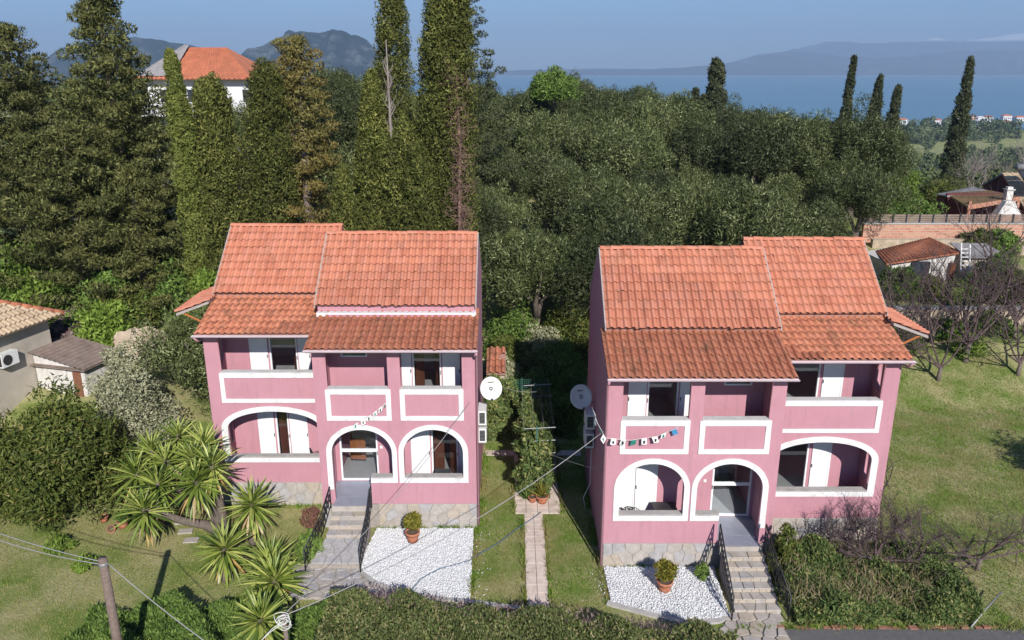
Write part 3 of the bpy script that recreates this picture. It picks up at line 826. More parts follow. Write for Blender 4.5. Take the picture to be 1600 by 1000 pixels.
# garden path of pinkish slabs, with its cross piece and two arms
path = tag(MB().box((.46, 21.3, -.05), (1.18, 27.0, .018)).box((.10, 27.0, -.05), (1.86, 28.1, .018)).box((.10, 28.1, -.05), (.42, 34.5, .018)).box((1.5, 28.1, -.05), (1.86, 34.5, .018)).box((-1.2, 31.8, -.05), (.1, 32.3, .018)).box((1.86, 31.8, -.05), (3.05, 32.3, .018)).build('path', M['grout']),
           'pinkish slab path between the two pink houses', 'path', kind='structure')
def slabs(x0, x1, y0, y1, nx, ny):
    for i in range(nx):
        for j in range(ny):
            a, b = x0 + (x1 - x0) * i / nx, x0 + (x1 - x0) * (i + 1) / nx
            c, d = y0 + (y1 - y0) * j / ny, y0 + (y1 - y0) * (j + 1) / ny
            e = .006; k = RS.uniform(-.004, .006)
            MB().prism([(a + e + RS.uniform(0, .008), c + e), (b - e, c + e + RS.uniform(0, .008)), (b - e - RS.uniform(0, .008), d - e), (a + e, d - e)], .01, .045 + k, .012).build('slab', M['slab'], path)
slabs(.46, 1.18, 21.3, 27.0, 2, 14); slabs(.10, 1.86, 27.0, 28.1, 4, 3); slabs(.10, .42, 28.1, 34.5, 1, 16); slabs(1.5, 1.86, 28.1, 34.5, 1, 16); slabs(-1.2, .1, 31.8, 32.3, 4, 1); slabs(1.86, 3.05, 31.8, 32.3, 4, 1)

# white gravel beds
def inside(poly, x, y):
    c = np.zeros(len(x), bool)
    for i in range(len(poly)):
        (x0, y0), (x1, y1) = poly[i], poly[(i + 1) % len(poly)]
        if y0 == y1: continue
        c ^= ((y0 > y) != (y1 > y)) & (x < (x1 - x0) * (y - y0) / (y1 - y0) + x0)
    return c
def gravel(poly, z, n, label, group):
    bed = MB().prism(poly, z - .1, z + .012).build('gravel', M['pebble'])
    xs, ys = [p[0] for p in poly], [p[1] for p in poly]
    X, Y = RNG.uniform(min(xs), max(xs), n * 3), RNG.uniform(min(ys), max(ys), n * 3)
    k = inside(poly, X, Y); X, Y = X[k][:n], Y[k][:n]
    n = len(X)
    oc = np.array([(1, 0, 0), (-1, 0, 0), (0, 1, 0), (0, -1, 0), (0, 0, 1), (0, 0, -1)], float)
    of = np.array([(0, 2, 4), (2, 1, 4), (1, 3, 4), (3, 0, 4), (2, 0, 5), (1, 2, 5), (3, 1, 5), (0, 3, 5)])
    sc = RNG.uniform(.018, .042, (n, 1, 1)) * RNG.uniform(.6, 1.3, (n, 1, 3))
    P = oc[None] * sc * RNG.uniform(.75, 1.2, (n, 6, 1))
    A = np.linalg.qr(RNG.normal(size=(n, 3, 3)))[0]
    P = np.einsum('nij,nkj->nki', A, P)
    P += np.stack([X, Y, z + .012 + RNG.uniform(0, .035, n)], 1)[:, None]
    me = fast_mesh('gravel', P.reshape(-1, 3), (of[None] + np.arange(n)[:, None, None] * 6).reshape(-1, 3))
    me.materials.append(M['pebble'])
    bm = bmesh.new(); bm.from_mesh(me); bm.from_mesh(bed.data); bm.to_mesh(me); bm.free()
    old = bed.data; bed.data = me; bpy.data.meshes.remove(old)
    return tag(bed, label, 'gravel', group, 'stuff')
# left bed: straight along the house and the lawn, rounded towards the paving
gl = [(-1.42, 25.95), (-5.0, 25.95), (-5.12, 24.8), (-5.25, 24.0), (-5.05, 23.3), (-4.5, 22.75), (-3.6, 22.25), (-2.6, 21.95), (-1.35, 21.75), (-1.38, 23.8)]
gr = [(3.12, 23.5), (6.86, 23.5), (6.74, 20.95), (6.3, 20.82), (5.4, 20.75), (4.4, 21.1), (3.15, 21.65)]
gravel(gl, .02, 9500, 'bed of white gravel under the potted shrub of the house by the yuccas', 'white gravel beds')
gravel(gr, .045, 7500, 'bed of white gravel beside the long stone steps', 'white gravel beds')
def kerb(pts, label, w=.14, h=.075):
    r = MB()
    for a, b in zip(pts, pts[1:]):
        a, b = Vector((*a, 0)), Vector((*b, 0)); d = (b - a).normalized(); n = Vector((-d.y, d.x, 0)) * w / 2; a, b = a - d * .02, b + d * .02
        r.hexa([a - n - Vector((0, 0, .1)), b - n - Vector((0, 0, .1)), b + n - Vector((0, 0, .1)), a + n - Vector((0, 0, .1)), a - n + Vector((0, 0, h)), b - n + Vector((0, 0, h)), b + n + Vector((0, 0, h + .004)), a + n + Vector((0, 0, h + .004))])
    return tag(r.build('kerb', M['concrete']), label, 'kerb', kind='structure')
kerb([(-5.18, 24.6), (-5.32, 24.0), (-5.12, 23.25), (-4.55, 22.67), (-3.63, 22.16), (-2.62, 21.86), (-1.3, 21.65), (.44, 21.3)], 'pale concrete kerb curving round the gravel towards the path')
kerb([(3.05, 21.60), (4.38, 21.0), (5.4, 20.66), (6.32, 20.72), (6.66, 20.9)], 'pale concrete kerb in front of the gravel by the long steps', .2)

# crazy paving at the foot of the steps
pv = tag(MB().prism([(-8.0, 21.9), (-4.6, 21.7), (-5.0, 22.9), (-5.5, 24.0), (-7.3, 24.0)], -.1, .06).build('paving', M['grout']), 'crazy paving of pale stones at the foot of the short steps', 'paving', kind='structure')
stones_on(pv, [(-8.0, 21.9), (-4.62, 21.7), (-5.02, 22.9), (-5.52, 24.0), (-7.3, 24.0)], .05, .10, .40, .045, ['stone', 'stone3', 'stone3'])
pv2 = tag(MB().prism([(-5.0, 22.95), (-4.72, 21.9), (-2.4, 21.2), (-.9, 21.1), (-2.6, 21.75), (-4.5, 22.5)], -.1, .05).build('paving', M['grout']), 'strip of crazy paving outside the gravel kerb', 'paving', kind='structure')
stones_on(pv2, [(-4.9, 22.7), (-4.7, 21.9), (-2.4, 21.2), (-1.6, 21.25), (-2.7, 21.72), (-4.4, 22.42)], .04, .085, .36, .045, ['stone', 'stone3'])
pv3 = tag(MB().prism([(5.7, 19.6), (8.3, 19.6), (8.15, 21.1), (6.75, 21.1), (6.7, 20.85)], -.1, .03).build('paving', M['grout']), 'crazy paving at the foot of the long steps beside the lane', 'paving', kind='structure')
stones_on(pv3, [(5.7, 19.6), (8.3, 19.6), (8.15, 21.1), (6.75, 21.1), (6.7, 20.85)], .02, .07, .42, .045, ['stone', 'stone2'])

# flights of steps
def steps(h, n, run, rise, u0, u1, v, ztop, label, flare=0.0):
    root = empty('stone_steps', h.P((u0 + u1) / 2, v - n * run / 2, -.05), label, 'steps', 'stone steps up to the front doors')
    for i in range(n):
        zt = ztop - rise * (i + 1); va, vb = v - run * i, v - run * (i + 1)
        fl = flare * (i + 1) / n; ua, ub = u0 - fl * .3, u1 + fl
        st = MB().box(h.P(ua, va, -.4), h.P(ub, vb, zt - .03)).build('step', M['grout'], root)
        xa, xb = sorted((h.P(ua, 0, 0)[0], h.P(ub, 0, 0)[0])); ya, yb = sorted((h.Yf + va, h.Yf + vb))
        zz = h.zb + zt
        for c in crazy([(xa, ya - .02), (xb, ya - .02), (xb, yb - .01), (xa, yb - .01)], .24, .022, RS, 1.7):
            MB().prism(c, zz - .028, zz + RS.uniform(-.004, .006), .04).build('stone', M[RS.choice(['stone', 'stone', 'stone2', 'stone3'])], st)
        # riser faced with buff stones
        x = xa
        while x < xb - .05:
            w = min(RS.uniform(.2, .42), xb - x)
            MB().box((x + .008, ya - .014 - RS.uniform(0, .008), zz - rise + .012), (x + w - .008, ya + .01, zz - .034)).build('riser_stone', M[RS.choice(['stone2', 'stone2', 'stone'])], st)
            x += w
    return root
steps(HR, 7, .335, .155, 3.88, 5.24, -.47, FL0, 'long flight of stone steps beside the ivy bank', .08)
steps(HL, 3, .33, .17, 3.88, 5.20, -.47, FL0 - .02, 'short flight of stone steps beside the yuccas', .05)
lp = MB().hexa([HL.P(3.86, -1.47, -.2), HL.P(5.30, -1.47, -.2), HL.P(5.55, -2.72, -.2), HL.P(3.86, -2.72, -.2), HL.P(3.86, -1.47, .40), HL.P(5.30, -1.47, .40), HL.P(5.55, -2.72, .20), HL.P(3.86, -2.72, .20)]).build('landing', M['grout'])
own_origin(lp, HL.P(4.6, -2, 0))
tag(lp, 'sloping grey stone landing below the short steps', 'landing')
def sloped(h, poly, mats, parent, za, zb_, va, vb):
    for c in crazy(poly, .38, .035, RS, 1.2):
        n = len(c); cx, cy = sum(p[0] for p in c) / n, sum(p[1] for p in c) / n
        f = lambda y: za + (zb_ - za) * (y - va) / (vb - va)
        q = [h.P(p[0], p[1], f(p[1]) - .01) for p in c] + [h.P(p[0] + (cx - p[0]) * .03, p[1] + (cy - p[1]) * .03, f(p[1]) + .035) for p in c]
        MB().add(q, [tuple(range(n)), tuple(range(n, 2 * n))] + [(i, (i + 1) % n, n + (i + 1) % n, n + i) for i in range(n)]).build('stone', M[RS.choice(mats)], parent)
sloped(HL, [(3.88, -1.49), (5.28, -1.49), (5.52, -2.70), (3.88, -2.70)], ['stone3'], lp, .40, .20, -1.47, -2.72)

# wrought iron railings
def railing(pts, label, n_bar, hgt=.9):
    """pts: foot points from the top of the steps down"""
    pts = [Vector(p) for p in pts]
    root = empty('stair_railing', pts[-1], label, 'railing', 'black iron stair railings')
    up = Vector((0, 0, hgt))
    MB().tube([p + up for p in pts], .024, 8).build('handrail', M['iron'], root, True)
    MB().tube([p + Vector((0, 0, .12)) for p in pts], .014, 6).build('bottom_rail', M['iron'], root)
    seg = [(pts[i + 1] - pts[i]).length for i in range(len(pts) - 1)]; L = sum(seg)
    def P(t):
        s = t * L
        for i, g in enumerate(seg):
            if s <= g or i == len(seg) - 1: return pts[i].lerp(pts[i + 1], min(1, s / g))
            s -= g
    for t in (0, 1):
        MB().tube([P(t), P(t) + up], .024, 8).build('post', M['iron'], root, True)
    for i in range(1, n_bar):
        t = i / n_bar
        MB().tube([P(t) + Vector((0, 0, .12)), P(t) + up], .011, 5).build('baluster', M['iron'], root)
    for i in range(n_bar):
        t = (i + .5) / n_bar; c = P(t) + Vector((0, 0, hgt * .55)); d = (P(min(1, t + .02)) - P(max(0, t - .02))).normalized()
        sp = [c + d * (.115 - .009 * k) * math.cos(k * .62) * .8 + Vector((0, 0, (.25 - .02 * k) * math.sin(k * .62))) for k in range(11)]
        MB().tube(sp, .013, 5).build('scroll', M['iron'], root)
    return root
railing([HR.P(3.80, -.40, 1.0), HR.P(3.74, -1.6, .45), HR.P(3.68, -2.85, .0)], 'black iron railing between the white gravel and the long steps', 12)
railing([HR.P(5.32, -.40, 1.0), HR.P(5.36, -1.6, .45), HR.P(5.42, -2.85, .0)], 'black iron railing between the long steps and the ivy bank', 12)
railing([HL.P(3.80, -.40, 1.0), HL.P(3.80, -1.45, .45), HL.P(3.80, -2.95, .05)], 'black iron railing between the short steps and the white gravel', 11, .85)
railing([HL.P(5.28, -.40, 1.0), HL.P(5.40, -1.45, .45), HL.P(5.65, -2.95, .05)], 'black iron railing between the short steps and the yucca bed', 11, .85)

# stepping slabs in the lawn and a leaning stick
for k, (px_, py_) in enumerate(((286, 817), (290, 831), (299, 845))):
    c = on(px_, py_, hz(*on(px_, py_, 0)[:2])); a = RS.uniform(-.2, .2)
    poly = [(c.x + math.cos(a + q) * r, c.y + math.sin(a + q) * r * .8) for q, r in ((.6, .32), (2.5, .32), (3.75, .32), (5.65, .32))]
    o = MB().prism(poly, c.z - .05, c.z + .05, .03).build('stepping_stone', M['stone']); own_origin(o, c)
    tag(o, ['upper pale stepping slab in the lawn beside the yucca trunk', 'middle pale stepping slab in the lawn beside the yucca trunk', 'lower pale stepping slab in the lawn beside the yucca trunk'][k], 'slab', 'stepping slabs in the lawn')
a, b = on(1517, 980, .02), on(1565, 925, .4)
o = MB().tube([a, a.lerp(b, .5) + Vector((0, 0, .05)), b], [.03, .028, .024], 7).build('wooden_pole', M['steel'], None, True); own_origin(o, a); tag(o, 'grey pole lying on the grass in front of the fig twigs', 'pole')

# ------------------------------------------------------------------ dishes, air conditioners, clothes frame
def dish(loc, wall, label, tilt, yaw, r=.40):
    root = empty('satellite_dish', wall, label, 'dish', 'satellite dishes')
    loc = Vector(loc); rot = Matrix.Rotation(yaw, 3, 'Z') @ Matrix.Rotation(tilt, 3, 'X')
    def ring(z0, n=30, rings=6, off=0):
        vs, fs = [Vector((0, off, 0))], []
        for i in range(1, rings + 1):
            rr_ = r * i / rings
            for k in range(n):
                t = 2 * math.pi * k / n; vs.append(Vector((rr_ * math.cos(t), -.22 * rr_ * rr_ / r + off, rr_ * math.sin(t) * 1.07)))
        for k in range(n): fs.append((0, 1 + k, 1 + (k + 1) % n))
        for i in range(rings - 1):
            for k in range(n): fs.append((1 + i*n + k, 1 + i*n + (k+1) % n, 1 + (i+1)*n + (k+1) % n, 1 + (i+1)*n + k))
        return [loc + rot @ v for v in vs], fs
    m = MB(); m.add(*ring(0)); me = m.mesh('reflector', True, False)
    rf = link('reflector', me, M['dish'], root)
    sol = rf.modifiers.new('thick', 'SOLIDIFY'); sol.thickness = .012
    T = lambda x, y, z: loc + rot @ Vector((x, y, z))
    MB().box((0, 0, 0), (0, 0, 0))
    m = MB(); m.hexa([T(-.11, -.052, .21), T(.11, -.052, .21), T(.11, -.030, .21), T(-.11, -.030, .21), T(-.11, -.058, .24), T(.11, -.058, .24), T(.11, -.034, .24), T(-.11, -.034, .24)]); m.build('label_mark', M['dark'], rf)
    MB().tube([T(0, -.06, -r * 1.0), T(0, -.16, -r * 1.1), T(0, -.26, -r * 1.08)], .013, 6).build('feed_arm', M['steel'], root, True)
    MB().tube([T(0, -.26, -r * 1.12), T(0, -.27, -r * .92)], [.035, .03], 8).build('receiver', M['dark'], root, True)
    w = Vector(wall)
    MB().tube([T(0, .075, -.02), T(0, .14, -.06), Vector((loc.x, T(0, .14, 0).y, w.z)), w], .022, 8).build('mount', M['steel'], root, True)
    return root
pl = at(767, 607, 27.0); pr_ = at(907, 620, 27.4)
dish(pl, (HL.X0 - .02, 27.3, pl.z - .35), 'white satellite dish in sunlight on the house by the yuccas', R(-24), R(8))
dish(pr_, (HR.X0 + .02, 27.7, pr_.z - .35), 'white satellite dish in shade on the house by the long steps', R(-24), R(14), .43)

def aircon(x0, x1, y0, y1, z0, label, face='-y'):
    root = empty('air_conditioner', ((x0 + x1) / 2, (y0 + y1) / 2, z0), label, 'air conditioner', 'outdoor air conditioning units')
    MB().box((x0, y0, z0), (x1, y1, z0 + .56)).build('case', M['ac'], root)
    cx, cz = (x0 + x1) / 2, z0 + .28
    gr_ = MB().box((x0 + .05, y0 - .012, z0 + .07), (x1 - .05, y0 - .002, z0 + .49)).build('grille', M['dark'], root)
    for k in range(7):
        z = z0 + .11 + k * .056; MB().box((x0 + .05, y0 - .022, z), (x1 - .05, y0 - .014, z + .012)).build('louvre', M['steel'], gr_)
    MB().box((x0, y0 + .04, z0 - .05), (x1, y0 + .08, z0 - .002)).box((x0, y1 - .08, z0 - .05), (x1, y1 - .04, z0 - .002)).build('bracket', M['steel'], root)
    return root
lx = HL.X0 + .05; 
za = at(759, 660, 27.0).z; zb2 = at(759, 685, 27.0).z
aircon(lx, lx + .30, 26.8, 27.6, za - .02, 'sunlit white air conditioner directly below the dish, upper one')
aircon(lx, lx + .30, 26.8, 27.6, za - .72, 'sunlit white air conditioner on the house by the yuccas, lower one')
rx = HR.X0 - .05
za = at(921, 668, 27.0).z
aircon(rx - .32, rx, 26.9, 27.7, za - .02, 'shaded air conditioner below the dish of the other house, upper one')
aircon(rx - .32, rx, 26.9, 27.7, za - .78, 'shaded air conditioner on the house by the long steps, lower one')
MB_ = MB().tube([(rx - .05, 27.2, za - .8), (rx - .06, 27.2, 1.2), (rx - .3, 27.2, .6), (rx - .2, 27.2, .02)], .014, 6)
o = MB_.build('drain_hose', M['ac'], None, True); own_origin(o, (rx, 27.2, .02)); tag(o, 'thin white drain hose hanging below the shaded air conditioners', 'hose')

# clothes frame over the ivy row
cf = empty('clothes_frame', (.95, 28.6, 0), 'green metal clothes frame standing in the ivy row between the houses', 'clothes frame')
pz = at(839, 606, 32.6)
for (x, y, z) in ((.98, 28.7, 2.9), (1.02, 33.2, 2.9)):
    MB().tube([(x, y, 0), (x, y, z)], .035, 8).build('post', M['green_metal'], cf, True)
    for k in range(3):
        zz = z - .1 - k * .55
        MB().tube([(x - .5, y, zz - .03), (x + .75, y - .02, zz + .05)], .018, 6).build('crossbar', M['steel'], cf)
for k in range(4):
    x = .45 + k * .4
    MB().tube([(x, 28.7, 2.78), (x, 31, 2.70), (x, 33.2, 2.78)], .006, 4).build('line', M['cable'], cf)
# green net fence behind it
nf = empty('net_fence', (-1.1, 34.2, 0), 'green net fence between the houses behind the ivy row', 'fence')
for x in (-1.1, .45, 1.6): MB().tube([(x, 34.2, 0), (x, 34.2, 2.75)], .025, 6).build('post', M['green_metal'], nf)
m = MB()
for k in range(28): m.tube([(-1.1, 34.2, .1 + k * .095), (1.6, 34.2, .1 + k * .095)], .010, 3, False)
for k in range(30): m.tube([(-1.1 + k * .093, 34.2, .1), (-1.1 + k * .093, 34.2, 2.7)], .010, 3, False)
m.build('net', M['green_metal'], nf)

# little outhouse roofed with old barrel tiles
oh = empty('outhouse', (-.75, 35.6, 0), 'little outhouse roof of old terracotta tiles behind the sunlit dish', 'outhouse')
MB().box((-1.15, 35.1, -.2), (-.35, 36.3, 2.62)).build('wall', M['stone2'], oh)
orf = MB().hexa([(-1.2, 34.95, 2.60), (-.3, 34.95, 2.60), (-.3, 36.3, 3.30), (-1.2, 36.3, 3.30), (-1.2, 34.95, 2.66), (-.3, 34.95, 2.66), (-.3, 36.3, 3.36), (-1.2, 36.3, 3.36)]).build('roof', M['deck'], oh)
for j in range(4):
    for i in range(3 if j != 2 else 2):
        o = link('tile', TILE_OLD, None, orf, (-1.2 + i * .29, 34.9 + j * .36, 2.66 + j * .187)); o.rotation_euler = (math.atan2(.7, 1.35) + RS.uniform(-.03, .03), 0, RS.uniform(-.06, .06)); o.scale = (1.2, 1.1, 1.5)

# ------------------------------------------------------------------ pots
def pot(c, r, hgt, name='plant_pot', parent=None, label=None, grp=None, soil=True):
    c = Vector(c)
    o = MB().lathe(c, [(0, 0), (r * .68, 0), (r * .86, hgt * .5), (r * .95, hgt * .8), (r * 1.06, hgt * .82), (r * 1.08, hgt), (r * .95, hgt), (r * .9, hgt * .9), (0, hgt * .88)], 20).build(name, M['terracotta'], parent, True)
    if parent is None:
        own_origin(o, c); tag(o, label, 'pot', grp)
    if soil: MB().lathe(c, [(0, hgt * .9), (r * .91, hgt * .9)], 16).build('soil', M['soil'], o)
    return o
# ------------------------------------------------------------------ leaves, crowns, trunks
def unit(a): return a / np.maximum(np.linalg.norm(a, axis=-1, keepdims=True), 1e-9)
def leaf_geo(P, D, L, W, rng, N=None):
    n = len(P); D = unit(D)
    r = unit(np.cross(D, rng.normal(size=(n, 3)) if N is None else N + rng.normal(size=(n, 3)) * .45)); L = np.broadcast_to(L, (n,))[:, None]; W = np.broadcast_to(W, (n,))[:, None]
    V = np.stack([P + r * W * .5, P - r * W * .5, P + D * L], 1)
    return V.reshape(-1, 3), np.arange(3 * n).reshape(-1, 3)
def ball(n, rng):
    return unit(rng.normal(size=(n, 3)))
def clump_leaves(C, Rr, per, L, W, rng, up=.2, out=1.0, rand=.7, squash=(1, 1, 1), inner=.45):
    """leaf sprays in round clumps: C (k,3) centres, Rr (k,) radii"""
    k = len(C); d = ball(k * per, rng)
    rad = rng.uniform(inner, 1.0, k * per) ** .6
    P = np.repeat(C, per, 0) + d * (np.repeat(Rr, per) * rad)[:, None] * np.array(squash)
    D = d * out + rng.normal(size=(k * per, 3)) * rand + np.array([0, 0, up])
    D = np.cross(d, rng.normal(size=(k * per, 3))) * .75 + d * .35 * out + np.array([0, 0, up]) + rng.normal(size=(k * per, 3)) * rand * .4      # leaves lie like shingles over each clump
    return leaf_geo(P, D, L * rng.uniform(.7, 1.3, k * per), W * rng.uniform(.7, 1.3, k * per), rng, d)

def olive_crown(seed, Rr=3.0, H=6.0, n=80, per=360, L=.21, W=.055):
    rng = np.random.default_rng(seed)
    d = ball(n, rng); d[:, 2] = np.abs(d[:, 2]) * 1.1 - .35
    rad = rng.uniform(.35, 1.0, n)[:, None] * (1 + .18 * rng.normal(size=(n, 1)))
    cz = H - Rr * .82
    C = d * rad * np.array([Rr * .82, Rr * .82, Rr * .68]) + np.array([0, 0, cz])
    V, F = clump_leaves(C, rng.uniform(.15, .29, n) * Rr, per, L, W, rng, up=.35, rand=.6, squash=(.9, .9, 1.35))
    return fast_mesh('crown', V, F)
def trunk_mesh(seed, H, r, n_limb=4, spread=.55):
    rr = random.Random(seed); m = MB(); z = H * .32
    p = [Vector((0, 0, -.6))]; 
    for i in range(1, 5): p.append(Vector((rr.uniform(-.12, .12) * r * 4, rr.uniform(-.12, .12) * r * 4, z * i / 4)))
    m.tube(p, [r * 1.35, r * 1.15, r, r * .92, r * .85], 9)
    for k in range(n_limb):
        a = 2 * math.pi * (k + rr.uniform(-.3, .3)) / n_limb; q = [p[-1] - Vector((0, 0, .15))]
        for i in range(1, 5):
            t = i / 4; q.append(p[-1] + Vector((math.cos(a) * t * H * spread * .5, math.sin(a) * t * H * spread * .5, H * .48 * t ** .8)) + Vector((rr.uniform(-.15, .15), rr.uniform(-.15, .15), 0)))
        m.tube(q, [r * .6, r * .48, r * .36, r * .24, r * .12], 7)
    return m.mesh('trunk', True)
def cypress_crown(seed, H, Rr, n=300, per=60, L=.26, W=.12, base=.04, tip=.55):
    rng = np.random.default_rng(seed)
    t = rng.uniform(base, 1, n) ** .92
    prof = np.minimum(1, (t / .16) ** .6) * (1 - t ** 2.2) ** tip
    a = rng.uniform(0, 2 * math.pi, n)
    lump = 1 + .16 * np.sin(a * 3 + t * 11 + seed) + .10 * np.sin(a * 5 - t * 23 + seed * 2)
    rc = Rr * prof * lump * rng.uniform(.62, .88, n)
    lean = rng.normal(size=2) * .012 * H
    C = np.stack([rc * np.cos(a) + lean[0] * t ** 2, rc * np.sin(a) + lean[1] * t ** 2, t * H], 1)
    cr = Rr * (.20 + .20 * prof) * rng.uniform(.8, 1.3, n)
    V, F = clump_leaves(C, np.maximum(cr, .16), per, L, W, rng, up=.55, out=.9, rand=.5, squash=(1, 1, 1.45), inner=.7)
    return fast_mesh('crown', V, F)
def pole_trunk(H, r): return MB().tube([(0, 0, -.8), (0, 0, H * .4), (.05, 0, H * .93)], [r * 1.2, r * .8, r * .1], 8).mesh('trunk', True)
def conifer_crown(seed, H, Rr, boughs=110, L=.20, W=.085, start=.10, per=120, top=.75):
    """broad cypress: tiers of level boughs, dark gaps between them"""
    rng = np.random.default_rng(seed); C, Rc = [], []
    for k in range(boughs):
        t = start + (1 - start) * (k + rng.uniform(-.4, .4)) / boughs
        t = min(max(t, start), .995)
        prof = min(1, (t / .22) ** .5) * (1 - t) ** top + .035
        a = k * 2.39996 + rng.uniform(-.3, .3); ln = Rr * prof * rng.uniform(.72, 1.22)
        m = max(2, int(ln / .62))
        for j in range(m):
            s = (j + .8) / m; r_ = ln * s
            z = t * H - .10 * ln * s + .22 * ln * s ** 3 + rng.uniform(-.12, .12)
            C.append((r_ * math.cos(a) + rng.normal() * .2, r_ * math.sin(a) + rng.normal() * .2, z)); Rc.append(rng.uniform(.40, .66) * (1.1 - .35 * s))
    V, F = clump_leaves(np.array(C), np.array(Rc), per, L, W, rng, up=.35, out=.8, rand=.6, squash=(1.15, 1.15, .60), inner=.6)
    return fast_mesh('crown', V, F)
def bush_crown(seed, rx, ry, rz, n=60, per=200, L=.16, W=.08, up=.25, low=.15, rand=.7):
    rng = np.random.default_rng(seed)
    d = ball(n, rng); d[:, 2] = np.abs(d[:, 2])
    rad = rng.uniform(.55, 1.0, n)[:, None] * (1 + .10 * rng.normal(size=(n, 1)))
    C = d * rad * np.array([rx * .8, ry * .8, rz * .82]) + np.array([0, 0, low * rz])
    V, F = clump_leaves(C, rng.uniform(.22, .36, n) * min(rx, ry, rz), per, L, W, rng, up=up, rand=rand)
    V[:, 2] = np.maximum(V[:, 2], .01)
    return fast_mesh('crown', V, F)
def branch_set(rr, m, p, d, L, r, depth, bend=.35, up=.12, n=3, tw=.5):
    """bare limbs, forking"""
    pts = [Vector(p)]; d = Vector(d).normalized()
    for i in range(4):
        d = (d + Vector((rr.uniform(-bend, bend), rr.uniform(-bend, bend), rr.uniform(-bend, bend) * .7 + up)) * .5).normalized()
        pts.append(pts[-1] + d * L / 4)
    m.tube(pts, [r, r * .9, r * .8, r * .7, r * .55], 5 if r > .02 else 3, False)
    if depth <= 0: return
    for k in range(n):
        q = pts[rr.choice([2, 3, 4])]
        a = Vector((rr.uniform(-1, 1), rr.uniform(-1, 1), rr.uniform(-.5, .9)))
        branch_set(rr, m, q, d * (1 - tw) + a * tw * 1.6, L * rr.uniform(.55, .8), r * .55, depth - 1, bend, up, n, tw)

def plant(name, crown, trunk, loc, label, cat, group=None, cm=None, tm=None, scale=1.0, rz=0.0, crown_name='crown', sz=None):
    """a plant thing: Empty at its foot, trunk and crown as parts; alike plants share the meshes"""
    o = empty(name, loc, label, cat, group)
    o.rotation_euler = (0, 0, rz); o.scale = (scale, scale, scale if sz is None else sz)
    for nm, me, mt in (('trunk', trunk, tm or M['bark']), (crown_name, crown, cm)):
        if me is None: continue
        if len(me.materials) == 0: me.materials.append(mt)
        c = bpy.data.objects.new(nm, me); COL.objects.link(c); c.parent = o
    return o

M['olive'] = foliage('olive_leaves', [(0, (.020, .029, .010)), (.35, (.054, .071, .026)), (.7, (.114, .139, .058)), (.9, (.195, .223, .112)), (1, (.346, .382, .215))], trans=.05, patch=.4, pscale=.35, pcol=(.048, .068, .020), objvar=.5)
M['cyp'] = foliage('cypress_leaves', [(0, (.029, .037, .009)), (.4, (.081, .097, .024)), (.8, (.165, .174, .044)), (1, (.275, .267, .079))], trans=.05, patch=.5, pscale=.7, pcol=(.065, .072, .019), objvar=.25)
M['slimcyp'] = foliage('slim_cypress_leaves', [(0, (.042, .057, .011)), (.5, (.104, .127, .028)), (1, (.208, .223, .056))], trans=.05, patch=.4, pscale=.8, objvar=.05)
M['conif'] = foliage('conifer_leaves', [(0, (.017, .022, .007)), (.4, (.055, .065, .020)), (.8, (.126, .134, .044)), (1, (.228, .228, .083))], trans=.05, patch=.45, pscale=.5, pcol=(.132, .128, .042), objvar=.15)
M['brownconif'] = foliage('brownish_conifer_leaves', [(0, (.067, .062, .019)), (.5, (.141, .125, .040)), (1, (.214, .189, .063))], trans=.05, patch=.5, pscale=.5, pcol=(.202, .133, .040), objvar=.1)
M['darkconif'] = foliage('dark_conifer_leaves', [(0, (.024, .033, .016)), (.5, (.050, .062, .030)), (1, (.095, .101, .050))], trans=.05, patch=.3, objvar=.1)
M['leafy'] = foliage('glossy_bush_leaves', [(0, (.047, .071, .016)), (.5, (.115, .145, .031)), (.85, (.188, .212, .056)), (1, (.268, .219, .078))], rough=.45, trans=.25, patch=.45, pscale=.9, pcol=(.068, .090, .022), objvar=.1)
M['paleshrub'] = foliage('pale_shrub_leaves', [(0, (.125, .145, .070)), (.5, (.280, .296, .175)), (1, (.545, .516, .348))], trans=.2, patch=.4, pscale=1.2, objvar=.1)
M['bright'] = foliage('bright_leaves', [(0, (.072, .120, .018)), (.5, (.144, .228, .036)), (1, (.264, .360, .072))], trans=.3, patch=.4, pscale=.8, objvar=.2)
M['midgreen'] = foliage('mid_green_leaves', [(0, (.046, .091, .022)), (.5, (.101, .172, .037)), (1, (.204, .293, .069))], trans=.2, patch=.4, pscale=.8, objvar=.25)
M['ivy'] = foliage('ivy_leaves', [(0, (.051, .091, .026)), (.45, (.118, .173, .054)), (.8, (.218, .255, .084)), (1, (.437, .364, .168))], rough=.45, trans=.2, patch=.5, pscale=1.3, pcol=(.064, .100, .034), objvar=.1)
M['drystem'] = foliage('dry_stems', [(0, (.14, .10, .06)), (.5, (.24, .18, .11)), (1, (.36, .29, .18))], trans=.1, patch=.2, objvar=.05)
M['hedge'] = foliage('hedge_leaves', [(0, (.056, .079, .028)), (.45, (.133, .170, .052)), (.8, (.235, .255, .096)), (1, (.415, .330, .174))], rough=.5, trans=.2, patch=.5, pscale=1.6, pcol=(.079, .104, .035), objvar=.05)
M['purple'] = foliage('purple_brown_leaves', [(0, (.072, .042, .042)), (.5, (.156, .102, .102)), (1, (.312, .240, .228))], trans=.15, patch=.2, objvar=.05)
M['potplant'] = foliage('yellow_green_leaves', [(0, (.09, .10, .015)), (.5, (.24, .21, .035)), (1, (.42, .34, .07))], rough=.45, trans=.3, patch=.4, pscale=3, pcol=(.12, .15, .03), objvar=.1)
M['redshrub'] = foliage('reddish_leaves', [(0, (.10, .05, .035)), (.5, (.24, .10, .09)), (1, (.22, .17, .08))], trans=.2, patch=.2, objvar=.05)
